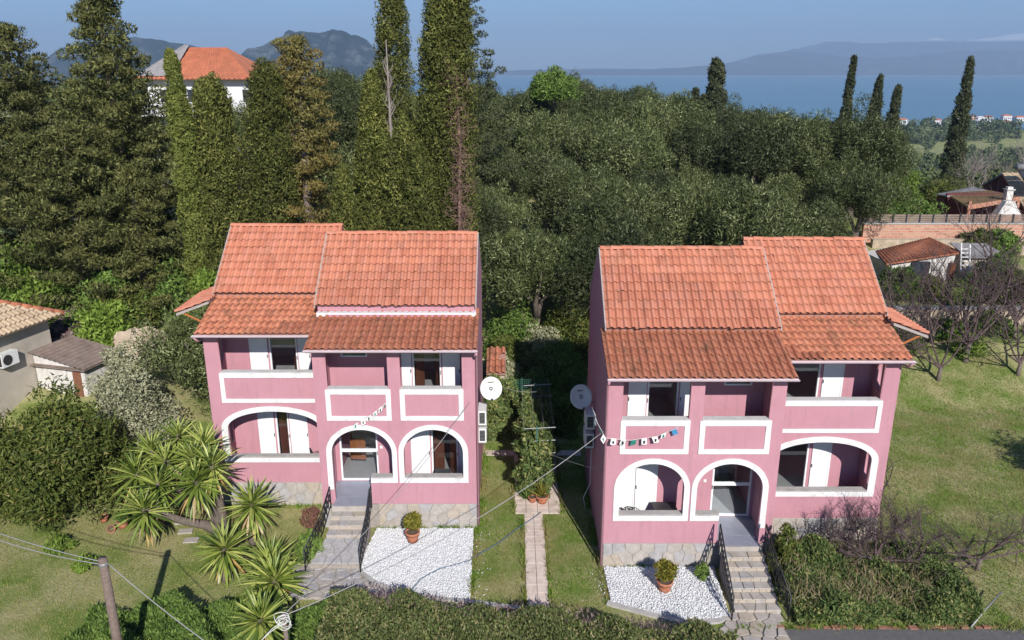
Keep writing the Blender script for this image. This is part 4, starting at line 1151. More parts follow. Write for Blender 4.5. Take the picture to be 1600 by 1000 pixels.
M['grass'] = foliage('grass_blades', [(0, (.133, .185, .031)), (.4, (.214, .270, .054)), (.75, (.306, .307, .090)), (1, (.428, .381, .162))], rough=.7, trans=.3, patch=.85, pscale=.5, pcol=(.408, .354, .154), objvar=.02)
M['grassgreen'] = foliage('green_grass_blades', [(0, (.07, .155, .012)), (.4, (.13, .24, .024)), (.8, (.21, .29, .05)), (1, (.40, .36, .14))], rough=.7, trans=.3, patch=.92, pscale=.55, pcol=(.31, .27, .11), objvar=.02)
M['far'] = foliage('far_wood_leaves', [(0, (.029, .048, .018)), (.5, (.065, .095, .036)), (1, (.124, .143, .065))], trans=0, patch=.5, pscale=.02, pcol=(.098, .108, .046), objvar=0)

# ------------------------------------------------------------------ olive grove
OL = [olive_crown(40 + k, 3.3, 7.0) for k in range(6)]
OT = [trunk_mesh(60 + k, 6.0, .26) for k in range(3)]
rg = random.Random(21); n_ol = 0
y = 41.5; row = 0
while y < 118:
    x0, x1 = -2.5 - max(0, (y - 55)) * .12, 20.0 + (y - 46) * .46
    sp = 4.4 + (y - 40) * .012; x = x0 + (row % 2) * sp * .5
    while x < x1:
        px_, py_ = x + rg.uniform(-1.1, 1.1), y + rg.uniform(-1.1, 1.1)
        sc = rg.choice([.7, .82, .92, 1.02, 1.14]) * rg.uniform(.93, 1.07) * (1 + .1 * (y > 60))
        if not (px_ < -1 and py_ < 43):
            k = rg.randrange(6)
            plant('olive_tree', OL[k], OT[k % 3], (px_, py_, hz(px_, py_) - .1), 'grey-green olive tree in the dense grove behind the pink houses', 'olive tree', 'olive trees of the grove', M['olive'], None, sc, rg.uniform(0, 6.28)); n_ol += 1
        x += sp
    y += sp * .92; row += 1
# wooded slope behind the cypresses, left of the grove
for k in range(46):
    x, y = rg.uniform(-62, -8), rg.uniform(62, 125)
    if -38 < x < -22 and y < 82: continue
    i = rg.randrange(6)
    plant('olive_tree', OL[i], OT[i % 3], (x, y, hz(x, y) - .1), 'olive tree on the wooded slope behind the tall cypresses', 'olive tree', 'olive trees on the slope behind the cypresses', M['olive'], None, rg.uniform(.8, 1.1), rg.uniform(0, 6.28))
# one round green pine-like crown standing up out of the grove
c = at(866, 97, 74); rc = bush_crown(71, 2.6, 2.6, 2.4, 60, 130, .3, .12)
plant('round_tree', rc, pole_trunk(2, .2), (c.x, 74, c.z - 3.2), 'rounded fresh green tree crown standing above the olive grove', 'tree', None, M['midgreen'])

for (px_, py_, Y_, sc_, lab_) in ((362, 150, 58, .95, 'dark olive tree in front of the right half of the hip roofed building'), (505, 108, 66, 1.0, 'olive tree showing between the brownish conifer and the bare dead tree'), (425, 92, 84, 1.0, 'dark tree top directly right of the hip roof'), (538, 140, 52, 1.15, 'olive tree filling the gap left of the pointed cypress'), (520, 215, 46, 1.0, 'lower olive tree behind the short cypress'), (243, 172, 64, .9, 'tree hiding the balconies at the conifer side of the hip roofed building'), (312, 178, 62, .95, 'tree hiding the lower storeys of the hip roofed building')):
    t = at(px_, py_, Y_); plant('olive_tree', OL[2], OT[1], (t.x, Y_, t.z - 7.0 * sc_), lab_, 'olive tree', None, M['olive'], None, sc_, 1.0)
# far wood running down to the coast: one mass
rng = np.random.default_rng(99)
n = 4300
Y = 112 + (1250 - 112) * rng.uniform(0, 1, n) ** 1.55; X = rng.uniform(-.35, .80, n) * Y + rng.normal(size=n) * 6
Z = height(X, Y)
keep = (hills(X * 2.1 + 40, Y * 2.3) > -.75) & (Z > SEA_Z + 1)
X, Y, Z = X[keep], Y[keep], Z[keep]; n = len(X)
sz = rng.uniform(2.6, 4.4, n) * (1 + Y / 900)
C = np.stack([X, Y, Z + sz * .75], 1)
C3 = np.repeat(C, 4, 0) + rng.normal(size=(n * 4, 3)) * np.repeat(sz, 4)[:, None] * np.array([.42, .42, .30])
V, F = clump_leaves(C3, np.repeat(sz, 4) * .55, 20, 1.0, .7, rng, up=.2, inner=.6)
V = V.reshape(-1, 3, 3); ctr = V.mean(1, keepdims=True); k = (.45 + np.repeat(np.repeat(Y, 4), 20) / 330)[:, None, None]
V = (ctr + (V - ctr) * k).reshape(-1, 3)
fw = link('far_woodland', fast_mesh('far_woodland', V, F), M['far'])
tag(fw, 'dark distant woodland running down the slope to the sea', 'woodland', kind='stuff')

# ------------------------------------------------------------------ cypresses and conifers
def cyp(px_, py_, Y, Rr, seed, label, n=300, per=60, cm='cyp', tip=.55, grp='cypresses behind the house by the yuccas', base=.04, L=.17, W=.075):
    t = at(px_, py_, Y); zb_ = hz(t.x, Y) - .2; H = t.z - zb_
    return plant('cypress_tree', cypress_crown(seed, H, Rr, n, int(per * 1.9), L, W, base, tip), pole_trunk(H, .22), (t.x, Y, zb_), label, 'cypress', grp, M[cm])
cyp(277, 84, 40.6, .72, 1, 'slim bright cypress in front of the hip roofed building', 420, 70, 'slimcyp')
cyp(328, 128, 41, 1.4, 2, 'blunt pale green cypress next to the slim one', 330, 75, tip=.42)
cyp(402, 106, 42.5, 1.45, 3, 'rounded pale cypress in front of the distant treetops', 330, 75, tip=.42)
cyp(572, 120, 40.2, 1.2, 4, 'pointed yellow-green cypress beside the bare dead tree', 320, 70, tip=.8)
cyp(604, -22, 52, 1.3, 5, 'tall dark cypress behind the bare dead tree', 420, 60, tip=.4)
cyp(682, -40, 41, 1.65, 6, 'tallest dense cypress rising out of the top of the picture', 620, 70, tip=.4)
cyp(632, 195, 39.6, 1.25, 7, 'low bushy cypress directly left of the tallest one', 280, 75, tip=.6)
cyp(660, 230, 38.6, 1.1, 8, 'short bushy cypress in front of the tallest one', 240, 75, tip=.6)
cyp(535, 265, 39.4, .95, 9, 'short cypress between the brownish conifer and the pointed cypress', 220, 70, tip=.6)
def conif(px_, py_, Y, Rr, seed, label, cm='conif', boughs=110, start=.1, top=.75, per=120, name='conifer_tree'):
    t = at(px_, py_, Y); zb_ = hz(t.x, Y) - .2; H = t.z - zb_
    return plant(name, conifer_crown(seed, H, Rr, boughs, start=start, top=top, per=per), pole_trunk(H, .4), (t.x, Y, zb_), label, 'conifer', 'broad conifers left of the houses', M[cm])
conif(148, -30, 44, 7.2, 11, 'broad layered conifer with its tip at the top of the picture', boughs=135, top=1.0)
conif(5, 40, 46, 7.0, 12, 'broad layered conifer at the picture\'s left edge', boughs=105, top=.75)
conif(462, 58, 44, 2.9, 13, 'brownish conifer standing between the pale cypresses', 'brownconif', boughs=90, top=.55)
conif(726, -6, 60, 4.6, 14, 'dark conifer with outstretched boughs right of the tallest cypress', 'darkconif', boughs=56, top=.6)
conif(95, 200, 41, 4.4, 15, 'lower layered conifer in front of the two broad ones', boughs=64, top=.5)
conif(200, 265, 41.5, 3.0, 16, 'small layered conifer between the broad one and the slim cypress', boughs=52, top=.5)
# dead bare tree among the cypresses, dry climber on the tallest cypress
t = at(603, 62, 47); b0 = hz(t.x, 47)
m = MB(); rr = random.Random(4); m.tube([(t.x, 47, b0 - .3), (t.x + .1, 47, b0 + 5), (t.x, 47, t.z)], [.2, .13, .03], 7)
for k in range(34):
    z = b0 + 4.2 + k * .3; a = rr.uniform(0, 6.28)
    if z < t.z - .5: branch_set(rr, m, (t.x, 47, z), (math.cos(a), math.sin(a) * .6, 1.4), 1.5 - .03 * k, .03, 2, .2, .3, 2, .4)
o = m.build('dead_tree', M['deadwood']); own_origin(o, (t.x, 47, b0)); tag(o, 'bare grey dead tree among the cypress tops', 'tree')
p0, p1 = at(718, 335, 39.2), at(712, 112, 40.2)
m = MB(); m.tube([(p0.x, 39.2, hz(p0.x, 39.2)), p0, p0.lerp(p1, .5) + Vector((.1, 0, 0)), p1], [.12, .1, .08, .03], 6)
for k in range(240):
    q = p0.lerp(p1, rr.uniform(-.15, 1)); a = rr.uniform(0, 6.28)
    branch_set(rr, m, q, (math.cos(a), math.sin(a), rr.uniform(-.2, 1)), rr.uniform(.3, .7), .02, 2, .4, .1, 2, .6)
o = m.build('dead_climber_tree', M['rustbark']); own_origin(o, (p0.x, 39.2, hz(p0.x, 39.2))); tag(o, 'dry brown twiggy trunk along the right side of the tallest cypress', 'tree')

# cypresses far down the slope, against the sea
for (px_, py_, pb, Y, Rr, sd, lab, cm) in ((1121, 96, 172, 105, 1.25, 31, 'dark ragged cypress standing alone above the grove against the sea', 'darkconif'), (1334, 90, 200, 112, .95, 32, 'tallest slim cypress of the three together against the sea', 'darkconif'),
        (1376, 120, 212, 112, 1.15, 33, 'middle cypress of the three together against the sea', 'darkconif'), (1403, 138, 235, 112, 1.25, 34, 'lowest cypress of the three together, beside the yellow-green ivy', 'darkconif'), (1514, 93, 232, 112, 1.35, 35, 'tall leaning cypress alone in front of the village', 'darkconif')):
    t, b = at(px_, py_, Y), at(px_ - (20 if Y == 112 and px_ > 1330 else 0), pb, Y); zb_ = hz(b.x, Y); H = t.z - zb_
    o = plant('cypress_tree', cypress_crown(sd, H, Rr, 200, 60, .4, .2, .1, 1.0 if px_ > 1300 else .35), pole_trunk(H, .25), (b.x, Y, zb_), lab, 'cypress', 'distant cypresses against the sea', M[cm])
    o.rotation_euler = (0, math.atan2(t.x - b.x, H), 0)
for px_, py_, lab in ((1088, 140, 'small pointed dark conifer left of the ragged cypress, nearest to it is its twin'), (1101, 150, 'tiny pointed dark conifer just left of the ragged cypress')):
    t = at(px_, py_, 105); plant('cypress_tree', cypress_crown(36, 4.2, .7, 90, 40, .4, .18, .1, .9), None, (t.x, 105, t.z - 4.2), lab, 'cypress', 'distant cypresses against the sea', M['darkconif'])
t = at(1396, 200, 110); plant('ivy_clad_tree', bush_crown(37, 1.3, 1.3, 2.8, 50, 90, .32, .2), pole_trunk(3, .3), (t.x, 110, t.z - 3.0), 'bright ivy covered stump below the three distant cypresses', 'tree', None, M['bright'])
# ------------------------------------------------------------------ garden bushes and trees near the houses
def bush(name, x, y, rx, ry, rz, seed, label, cm, cat='bush', n=60, per=200, L=.16, W=.08, up=.25, low=.15, dz=0.0, group=None, rand=.7):
    z = hz(x, y) + dz
    st = MB()
    rr = random.Random(seed)
    for k in range(5):
        a = k * 1.26 + rr.uniform(-.3, .3); st.tube([(0, 0, -.2), (math.cos(a) * rx * .25, math.sin(a) * ry * .25, rz * .4), (math.cos(a) * rx * .45, math.sin(a) * ry * .45, rz * .75)], [.05, .035, .015], 5)
    return plant(name, bush_crown(seed, rx, ry, rz, n, per, L, W, up, low, rand), st.mesh('stem'), (x, y, z), label, cat, group, M[cm])
bush('garden_shrub', -16.9, 27.4, 2.75, 2.6, 4.6, 101, 'large glossy round bush with yellowish leaf tips on the lawn', 'leafy', n=120, per=230, L=.22, W=.085, up=.1)
bush('garden_shrub', -20.2, 27.0, 2.4, 2.2, 4.2, 102, 'glossy bush in front of the beige cottage at the picture\'s left edge', 'leafy', n=90, per=200, L=.22, W=.085, up=.1)
plant('olive_tree', olive_crown(48, 3.3, 6.3, 95, 330), trunk_mesh(64, 6.0, .22), (-13.9, 34.6, hz(-13.9, 34.6) - .5), 'silvery olive tree next to the side canopy of the house by the yuccas', 'olive tree', None, M['olive'])
plant('olive_tree', olive_crown(49, 2.0, 4.6, 50, 200), trunk_mesh(65, 4.5, .18), (-12.9, 35.6, hz(-12.9, 35.6)), 'smaller olive tree behind the house by the yuccas', 'olive tree', None, M['olive'])
bush('pale_shrub', -15.7, 30.6, 2.1, 1.8, 3.5, 103, 'pale grey-green shrub between the shed and the grassy slope', 'paleshrub', n=90, per=170, L=.13, W=.075)
bush('pale_shrub', -16.9, 32.4, 1.8, 1.5, 3.2, 104, 'pale grey-green shrub just behind the other pale shrub by the shed', 'paleshrub', n=60, per=170, L=.13, W=.075)
for k, (px_, py_, Y, r, hgt, cm, lab) in enumerate(((25, 450, 41.5, 3.0, 3.6, 'bright', 'bright green bush behind the ridge of the beige cottage'), (120, 440, 41.0, 2.6, 3.0, 'midgreen', 'dark green bush under the broad conifer'),
        (190, 452, 40.0, 2.2, 2.4, 'leafy', 'olive-brown bush behind the earth bank'), (150, 480, 38.0, 1.8, 1.8, 'bright', 'low green bush on top of the earth bank'), (70, 452, 39.8, 2.2, 2.4, 'bright', 'yellow-green bush to the right of the cottage ridge'),
        (330, 425, 38.5, 1.6, 3.0, 'bright', 'fresh green bush at the foot of the blunt cypress'), (115, 495, 37.6, 1.3, 1.2, 'purple', 'small purple-brown bare bush beside the cottage roof corner'))):
    c = at(px_, py_, Y); bush('hillside_bush', c.x, Y, r, r, hgt, 110 + k, lab, cm, n=50, per=150, L=.24, W=.12, dz=max(-.3, c.z - hz(c.x, Y) - hgt))
# dark foot of the conifers: undergrowth
for k in range(9):
    x, y = -30 + k * 3.1, 40.0 + (k % 3) * 1.1
    bush('undergrowth_bush', x, y, 2.1, 1.8, 3.2, 130 + k, 'dark undergrowth bush along the foot of the cypresses and conifers', 'midgreen', n=40, per=120, L=.26, W=.13, group='undergrowth along the foot of the conifers')
# between and behind the houses
for k, (x, y, r, hgt, cm, lab) in enumerate(((-.8, 38.6, 1.5, 1.9, 'paleshrub', 'pale dusty shrub behind the sunlit dish'), (.9, 37.4, 1.4, 1.5, 'midgreen', 'dark green shrub behind the net fence'), (2.4, 39.2, 1.7, 2.2, 'midgreen', 'dark shrub under the grove between the houses'),
        (-.9, 35.6, .9, 1.0, 'bright', 'bright green shrub behind the clay chimney'), (.6, 36.0, .8, .8, 'bright', 'bright green low plant behind the net fence'), (1.8, 40.6, 1.5, 2.4, 'paleshrub', 'pale grey shrub at the edge of the grove'), (-2.6, 39.8, 1.0, 1.2, 'paleshrub', 'small pale shrub beside the dry brown trunk'),
        (.3, 41.8, 2.2, 3.0, 'midgreen', 'large dark bush at the front of the grove between the houses'), (3.4, 41.6, 2.2, 3.2, 'leafy', 'large olive-green bush behind the shaded wall'), (-.2, 39.9, 1.3, 2.0, 'leafy', 'leafy shrub under the first olives between the houses'), (2.7, 36.6, 1.3, 1.8, 'midgreen', 'dark bush in the shadow of the house by the long steps'), (1.3, 38.9, 1.3, 2.0, 'ivy', 'ivy covered mound behind the net fence'))):
    bush('shrub', x, y, r, r, hgt, 150 + k, lab, cm, n=45, per=150, L=.18, W=.08)
# ivy on the net fence and the ivy row down the middle
def leafbox(seed, x0, x1, y0, y1, z0, z1, n, L, W, lump=.12, fn=None):
    """leaves through the skin of a lumpy block"""
    rng = np.random.default_rng(seed)
    P = np.stack([rng.uniform(x0, x1, n), rng.uniform(y0, y1, n), rng.uniform(z0, z1, n)], 1)
    c = np.array([(x0 + x1) / 2, (y0 + y1) / 2, z0]); hs = np.array([(x1 - x0) / 2, (y1 - y0) / 2, z1 - z0])
    q = (P - c) / hs; face = rng.integers(0, 5, n)
    w = np.array([hs[1] * hs[2] * 2, hs[1] * hs[2] * 2, hs[0] * hs[2] * 2, hs[0] * hs[2] * 2, hs[0] * hs[1] * 4]); face = rng.choice(5, n, p=w / w.sum())
    dpt = rng.uniform(0, .35, n) ** 1.5
    q[:, 0] = np.where(face == 0, -1 + dpt, np.where(face == 1, 1 - dpt, q[:, 0])); q[:, 1] = np.where(face == 2, -1 + dpt, np.where(face == 3, 1 - dpt, q[:, 1])); q[:, 2] = np.where(face == 4, 1 - dpt * .6, q[:, 2])
    P = c + q * hs
    D = np.zeros((n, 3)); D[face == 0, 0] = -1; D[face == 1, 0] = 1; D[face == 2, 1] = -1; D[face == 3, 1] = 1; D[face == 4, 2] = 1
    lm = np.sin(P[:, 0] * 2.3 + seed) * np.sin(P[:, 1] * 2.9 + 1) + .8 * np.sin(P[:, 0] * 5.1 + P[:, 1] * 4.3 + P[:, 2] * 3.7) + .7 * np.sin(P[:, 2] * 6 + P[:, 0] * 3) 
    P = P + D * (lm * lump)[:, None]
    if fn is not None: P[:, 2] += fn(P[:, 0], P[:, 1]) * np.clip((P[:, 2] - z0) / (z1 - z0), 0, 1)
    return leaf_geo(P, D * .25 + rng.normal(size=(n, 3)) * .7 + np.array([0, 0, .3]), L * rng.uniform(.6, 1.4, n), W * rng.uniform(.6, 1.4, n), rng, D)
def block(name, geo, z, label, cat, cm, loc, group=None):
    o = link(name, fast_mesh(name, *geo), M[cm]); own_origin(o, loc); return tag(o, label, cat, group)
block('ivy_hedge', leafbox(1, .42, 1.52, 28.2, 33.8, 0, 2.3, 22000, .14, .095, .16), 0, 'tall ivy covered row in the middle of the slab path', 'hedge', 'ivy', (.96, 31, 0))
block('ivy_hedge', leafbox(2, -1.15, .1, 33.3, 34.3, 0, 2.7, 9000, .13, .09, .16), 0, 'ivy on the net fence beside the house by the yuccas', 'hedge', 'ivy', (-.5, 34, 0))
block('ivy_hedge', leafbox(3, 1.9, 3.0, 33.6, 34.6, 0, 1.8, 4200, .13, .09, .16), 0, 'shaded ivy beside the wall of the house by the long steps', 'hedge', 'midgreen', (2.4, 34, 0))
# hedge along the front, bigger towards the yuccas
g1 = leafbox(4, -5.6, 6.4, 18.0, 21.2, -.2, .85, 70000, .10, .06, .10, lambda x, y: .12 * np.sin(x * 1.3) + .1 * np.sin(x * 3.1 + y * 2))
g1[0][:, 1] -= (g1[0][:, 0] + 5.6) * .165
block('front_hedge', g1, 0, 'dense clipped hedge along the bottom of the picture below the path', 'hedge', 'hedge', (.5, 19.6, 0))
rng = np.random.default_rng(77); n = 3600
P = np.stack([rng.uniform(-5.5, 5.6, n), rng.uniform(20.75, 21.5, n), rng.uniform(.3, .85, n)], 1); P[:, 2] += .12 * np.sin(P[:, 0] * 1.3); P[:, 1] -= (P[:, 0] + 5.6) * .165
block('hedge_fringe', leaf_geo(P, rng.normal(size=(n, 3)) * .6 + np.array([0, .2, .8]), rng.uniform(.08, .2, n), rng.uniform(.02, .05, n), rng), 0, 'purplish dry twig fringe along the back of the front hedge', 'hedge', 'purple', (0, 20.8, 0))
g2 = leafbox(5, -13.0, -5.6, 18.2, 20.9, -.2, .5, 34000, .13, .075, .16, lambda x, y: .25 * np.sin(x * 1.1) + .2 * np.sin(x * 2.7 + y * 2))
block('front_hedge', g2, 0, 'loose dark hedge around the foot of the nearest yucca, behind the wooden pole', 'hedge', 'midgreen', (-9, 19.6, 0))
# ivy bank by the long steps
g3 = leafbox(6, 8.75, 14.35, 20.6, 23.2, -.1, .55, 52000, .12, .08, .12, lambda x, y: .35 * np.sin(x * 1.9 + 1) * .5 + .45 * np.clip((y - 21) / 2, 0, 1) + .2 * np.sin(x * 4 + y * 3))
block('ivy_bank', g3, 0, 'low bank of ivy and weeds right of the long steps', 'hedge', 'ivy', (11.5, 21.8, 0))
rng = np.random.default_rng(78); n = 2200
P = np.stack([rng.uniform(8.7, 13.2, n), rng.uniform(20.8, 23.3, n), rng.uniform(.3, .95, n)], 1)
block('dry_weeds', leaf_geo(P, rng.normal(size=(n, 3)) * .5 + np.array([0, -.1, .9]), rng.uniform(.2, .45, n), rng.uniform(.012, .03, n), rng), 0, 'dry straw coloured weeds standing in the ivy bank', 'weeds', 'drystem', (11, 22, 0))
bush('shrub', 8.95, 23.0, .55, .5, 2.3, 170, 'slender leafy shrub at the corner beside the long steps', 'leafy', n=40, per=60, L=.12, W=.07)
bush('shrub', 9.9, 22.9, .8, .6, 1.2, 171, 'bright bushy weed against the plinth by the ivy bank', 'bright', n=40, per=90, L=.12, W=.06)
bush('shrub', -7.35, 25.75, .42, .4, 1.15, 172, 'small reddish shrub against the wall beside the short steps', 'redshrub', n=26, per=60, L=.13, W=.04)
bush('shrub', -7.0, 24.1, .55, .6, .9, 173, 'leafy green shrub beside the railing of the short steps', 'midgreen', n=40, per=100, L=.11, W=.06)
bush('shrub', 6.35, 22.9, .30, .3, .75, 174, 'small dark green plant at the top of the white gravel by the railing', 'midgreen', n=16, per=70, L=.10, W=.05)
bush('shrub', 23.9, 28.6, 1.9, 1.7, 3.4, 175, 'leafy tree just outside the picture whose shadow lies on the grass', 'leafy', n=60, per=150)
# weeds round the edges of the houses
for k, (x, y, r) in enumerate(((-12.2, 30.5, .8), (-11.8, 28.6, .6), (-13.0, 31.8, .9), (-12.9, 29.3, .7), (14.0, 30.2, .7), (13.6, 28.4, .5), (15.4, 33.5, .8), (13.7, 34.8, .9), (19.5, 41.5, 1.3), (22.0, 42.0, 1.2), (25, 41.5, 1.4), (-16.0, 24.6, .6), (-14.6, 23.6, .5), (-18.4, 22.6, .55))):
    bush('weed_clump', x, y, r, r, r * .7, 180 + k, 'low clump of bright green weeds in the grass', 'bright', 'weeds', n=18, per=70, L=.14, W=.07, group='green weed clumps in the grass')

for k, (x, y, r) in enumerate(((18.6, 43.4, 1.4), (21.6, 43.6, 1.6), (24.6, 43.3, 1.3), (27.6, 43.5, 1.7), (30.8, 43.2, 1.5))):
    bush('thicket_bush', x, y, r, .9, r * .75, 300 + k, ['dark bush at the near end of the retaining wall', 'second dark bush along the retaining wall', 'small dark bush midway along the retaining wall', 'broad dark bush along the retaining wall', 'dark bush at the picture edge under the retaining wall'][k], 'midgreen', n=30, per=110, L=.2, W=.1, group='bushes along the retaining wall')
# ------------------------------------------------------------------ bare trees
def bare(name, x, y, limbs, seed, label, r=.12, depth=3, L=2.2, mat='twig', up=.12, n=3, trunk=.8, tw=.5):
    rr = random.Random(seed); z = hz(x, y); m = MB(); t = MB()
    t.tube([(x, y, z - .3), (x, y, z + trunk * .5), (x + .05, y, z + trunk)], [r * 1.5, r * 1.2, r], 9)
    for (dx, dy, dz, l) in limbs: branch_set(rr, m, (x, y, z + trunk * .95), (dx, dy, dz), l, r * .62, depth, .35, up, n, tw)
    o = empty(name, (x, y, z), label, 'tree')
    t.build('trunk', M['bark'], o, True); m.build('branches', M[mat], o); return o
bare('fig_tree', 12.0, 22.9, [(-1.3, -.1, .35, 1.3), (-.8, .2, .5, 1.1), (.1, .1, 1.2, 1.0), (1.2, 0, .4, 1.5), (1.6, -.2, .25, 1.8), (.8, -.4, .4, 1.3), (-.4, -.5, .5, 1.0), (.5, .6, .6, 1.3)], 6, 'bare spreading fig tree with pale trunk in front of the wing of the house', .085, 4, 2, up=.04, n=4, trunk=.75)
bare('fig_tree', 15.8, 23.4, [(-1, .1, .3, 1.5), (1.3, 0, .2, 1.9), (.2, -.2, .5, 1.2), (1.0, .5, .3, 1.7), (-.5, -.6, .3, 1.3)], 8, 'low bare tree with dark twigs on the grass at the far right', .065, 4, 2, up=.02, n=3, trunk=.45)
bare('sapling', 13.6, 26.4, [(-.3, 0, 1, 1.2), (.35, 0, 1, 1.1), (.1, .2, 1, 1.3), (-.8, 0, .4, .8)], 9, 'thin bare sapling beside the corner of the wing', .06, 2, 1, up=.2, trunk=.9)
q = at(1566, 590, 40.5)
bare('bare_tree', 24.6, 40.8, [(-.9, 0, 1.1, 2.6), (.2, -.2, 1.3, 3.0), (.9, 0, 1.0, 2.8), (-.3, .5, 1.2, 2.9), (-1.1, -.4, .5, 2.4), (1, .2, .5, 2.5), (-.5, -.5, .9, 2.6)], 10, 'big bare grey tree in front of the grey roofed shed', .13, 4, 4, 'twig', .2, 3, 1.0, .5)
bare('bare_tree', 20.0, 40.2, [(-.8, 0, .9, 2.4), (.5, 0, 1.1, 2.5), (.1, .3, 1.2, 2.7), (1.1, 0, .5, 2.2), (-.3, -.3, 1, 2.2)], 12, 'smaller bare brown tree by the side canopy of the house', .12, 4, 2, 'twig', .15, 3, .6, .5)
bare('bare_tree', 28.4, 43.0, [(-.8, 0, 1.2, 3.8), (.3, 0, 1.3, 4.2), (.8, 0, .9, 3.8), (-.2, .4, 1.0, 3.9)], 13, 'bare tree at the right edge beside the retaining wall', .11, 4, 3, 'twig', .15, 3, 1.0, .5)
for k, (x, y, l, lab) in enumerate(((22.4, 39.2, 2.7, 'bare brown tree in the thicket nearest to the side canopy'), (26.8, 39.6, 3.0, 'bare brown tree in the thicket by the picture edge'), (18.6, 38.6, 1.9, 'low bare twiggy tree beside the rear corner of the house'), (30.0, 40.8, 3.0, 'bare tree of the thicket at the far picture edge'), (23.6, 42.6, 2.4, 'thin bare tree against the retaining wall'))):
    bare('bare_tree', x, y, [(-.8, 0, 1.0, l), (.4, 0, 1.2, l * 1.05), (.9, .2, .7, l * .9), (-.2, .4, 1.1, l), (-1, -.3, .5, l * .85)], 40 + k, lab, .09, 4, 3, 'twig', .14, 3, .7, .5)
for k, (x, y) in enumerate(((50.5, 78), (54.5, 80), (47.5, 82), (58, 84))):
    bare('bare_tree', x, y, [(-.7, 0, 1.2, 2.4), (.4, 0, 1.3, 2.6), (.9, 0, .8, 2.4), (-.2, .4, 1.2, 2.5), (-1, 0, .6, 2.2)], 14 + k, ['pale bare tree behind the ridge of the maroon house', 'pale bare tree rising over the chimney of the maroon house', 'pale bare tree at the edge of the olive grove above the yellow bush', 'pale bare tree farthest right behind the maroon house'][k], .12, 3, 3, 'deadwood', .2, 4, 1.2, .5)

# ------------------------------------------------------------------ yuccas
def yucca_leaf(mat):
    n = 4; vs, fs = [], []
    for i in range(n + 1):
        t = i / n; w = (.034, .056, .048, .028, .0)[i] ; zc = t; drop = -.16 * t * t
        vs += [(-w, drop, zc), (0, drop - w * .45, zc), (w, drop, zc)]
    for i in range(n):
        a = 3 * i; fs += [(a, a + 1, a + 4, a + 3), (a + 1, a + 2, a + 5, a + 4)]
    me = bpy.data.meshes.new('leaf'); me.from_pydata(vs, [], fs); me.materials.append(mat); return me
def obj_leaf(name, stops):
    m, nt, b = nodes(name); oi = nt.nodes.new('ShaderNodeObjectInfo'); r = ramp(nt, stops); nt.links.new(oi.outputs['Random'], r.inputs[0])
    nt.links.new(r.outputs[0], b.inputs['Base Color']); b.inputs['Roughness'].default_value = .42; b.inputs['Specular IOR Level'].default_value = .4
    return m
YL = [yucca_leaf(obj_leaf('yucca_green', [(0, (.055, .095, .014)), (.5, (.17, .22, .036)), (1, (.38, .41, .11))])), yucca_leaf(obj_leaf('yucca_dry', [(0, (.30, .19, .06)), (.5, (.42, .30, .10)), (1, (.26, .20, .12))]))]
def rosette(root, c, L, n, seed, dry=.18):
    rr = random.Random(seed); c = Vector(c)
    core = MB().lathe(c - Vector((0, 0, .25)), [(.0, 0), (.07, 0), (.09, .15), (.07, .3), (0, .34)], 8).build('rosette', M['bark'], root, True)
    for k in range(n):
        t = (k + .5) / n; el = R(88 - 150 * t ** .85) ; az = k * 2.39996 + rr.uniform(-.2, .2); el += rr.uniform(-.12, .12)
        d = Vector((math.cos(az) * math.cos(el), math.sin(az) * math.cos(el), math.sin(el)))
        isdry = t > 1 - dry and rr.random() < .75
        o = link('leaf', YL[1 if isdry else 0], None, core, c - Vector((0, 0, .12 + .22 * t)) + d * .05)
        l = L * 1.16 * (1 - .35 * max(0, 1 - t * 4)) * rr.uniform(.85, 1.12)
        up = Vector((0, 0, 1)) if abs(d.z) < .97 else Vector((math.cos(az), math.sin(az), 0))
        zax = d; xax = up.cross(zax).normalized() if abs(d.z) < .97 else Vector((-math.sin(az), math.cos(az), 0)); yax = zax.cross(xax)
        o.rotation_euler = Matrix((xax, yax, zax)).transposed().to_euler(); o.scale = (l * 1.05, l, l)
    return core
def yucca(base, heads, label, seed, r=.11, L=.82, n=62):
    root = empty('yucca', base, label, 'yucca', 'spiky yuccas in front of the house')
    base = Vector(base); rr = random.Random(seed)
    for k, hd in enumerate(heads):
        hd = Vector(hd); mid = base.lerp(hd, .5) + Vector((rr.uniform(-.15, .15), rr.uniform(-.15, .15), -.1))
        MB().tube([base - Vector((0, 0, .2)), base.lerp(mid, .5) + Vector((0, 0, .05)), mid, mid.lerp(hd, .6), hd - Vector((0, 0, .1))], [r * 1.3, r, r * .8, r * .65, r * .55], 9).build('trunk', M['bark'], root, True)
        rosette(root, hd, L * rr.uniform(.9, 1.1), n, seed * 17 + k)
    return root
def yh(px_, py_, Y): return at(px_, py_, Y)
bA = on(352, 828, .05)
yucca(bA, [yh(304, 748, 25.0), yh(224, 792, 24.4), yh(258, 716, 26.2), yh(318, 690, 26.6), yh(330, 722, 25.6)], 'leaning many headed yucca whose thick trunk bends to the lawn', 1, .17, .92, 89)
bA2 = on(262, 812, .05)
yucca(bA2, [yh(278, 676, 27.2), yh(212, 735, 26.0), yh(246, 752, 25.2), yh(300, 710, 25.8), yh(236, 700, 27.0)], 'many headed yucca behind the terracotta pots', 2, .13, .86, 87)
yucca(on(395, 850, .05), [yh(392, 782, 25.0)], 'single yucca close to the wall beneath the wide arch', 3, .11, .95, 122)
yucca(on(352, 905, .05), [yh(349, 852, 23.2)], 'single yucca beside the stepping slabs', 4, .11, .95, 122)
yucca(on(425, 945, .05), [yh(420, 875, 22.6), yh(428, 902, 21.8)], 'two headed yucca beside the crazy paving', 5, .11, .92, 116)
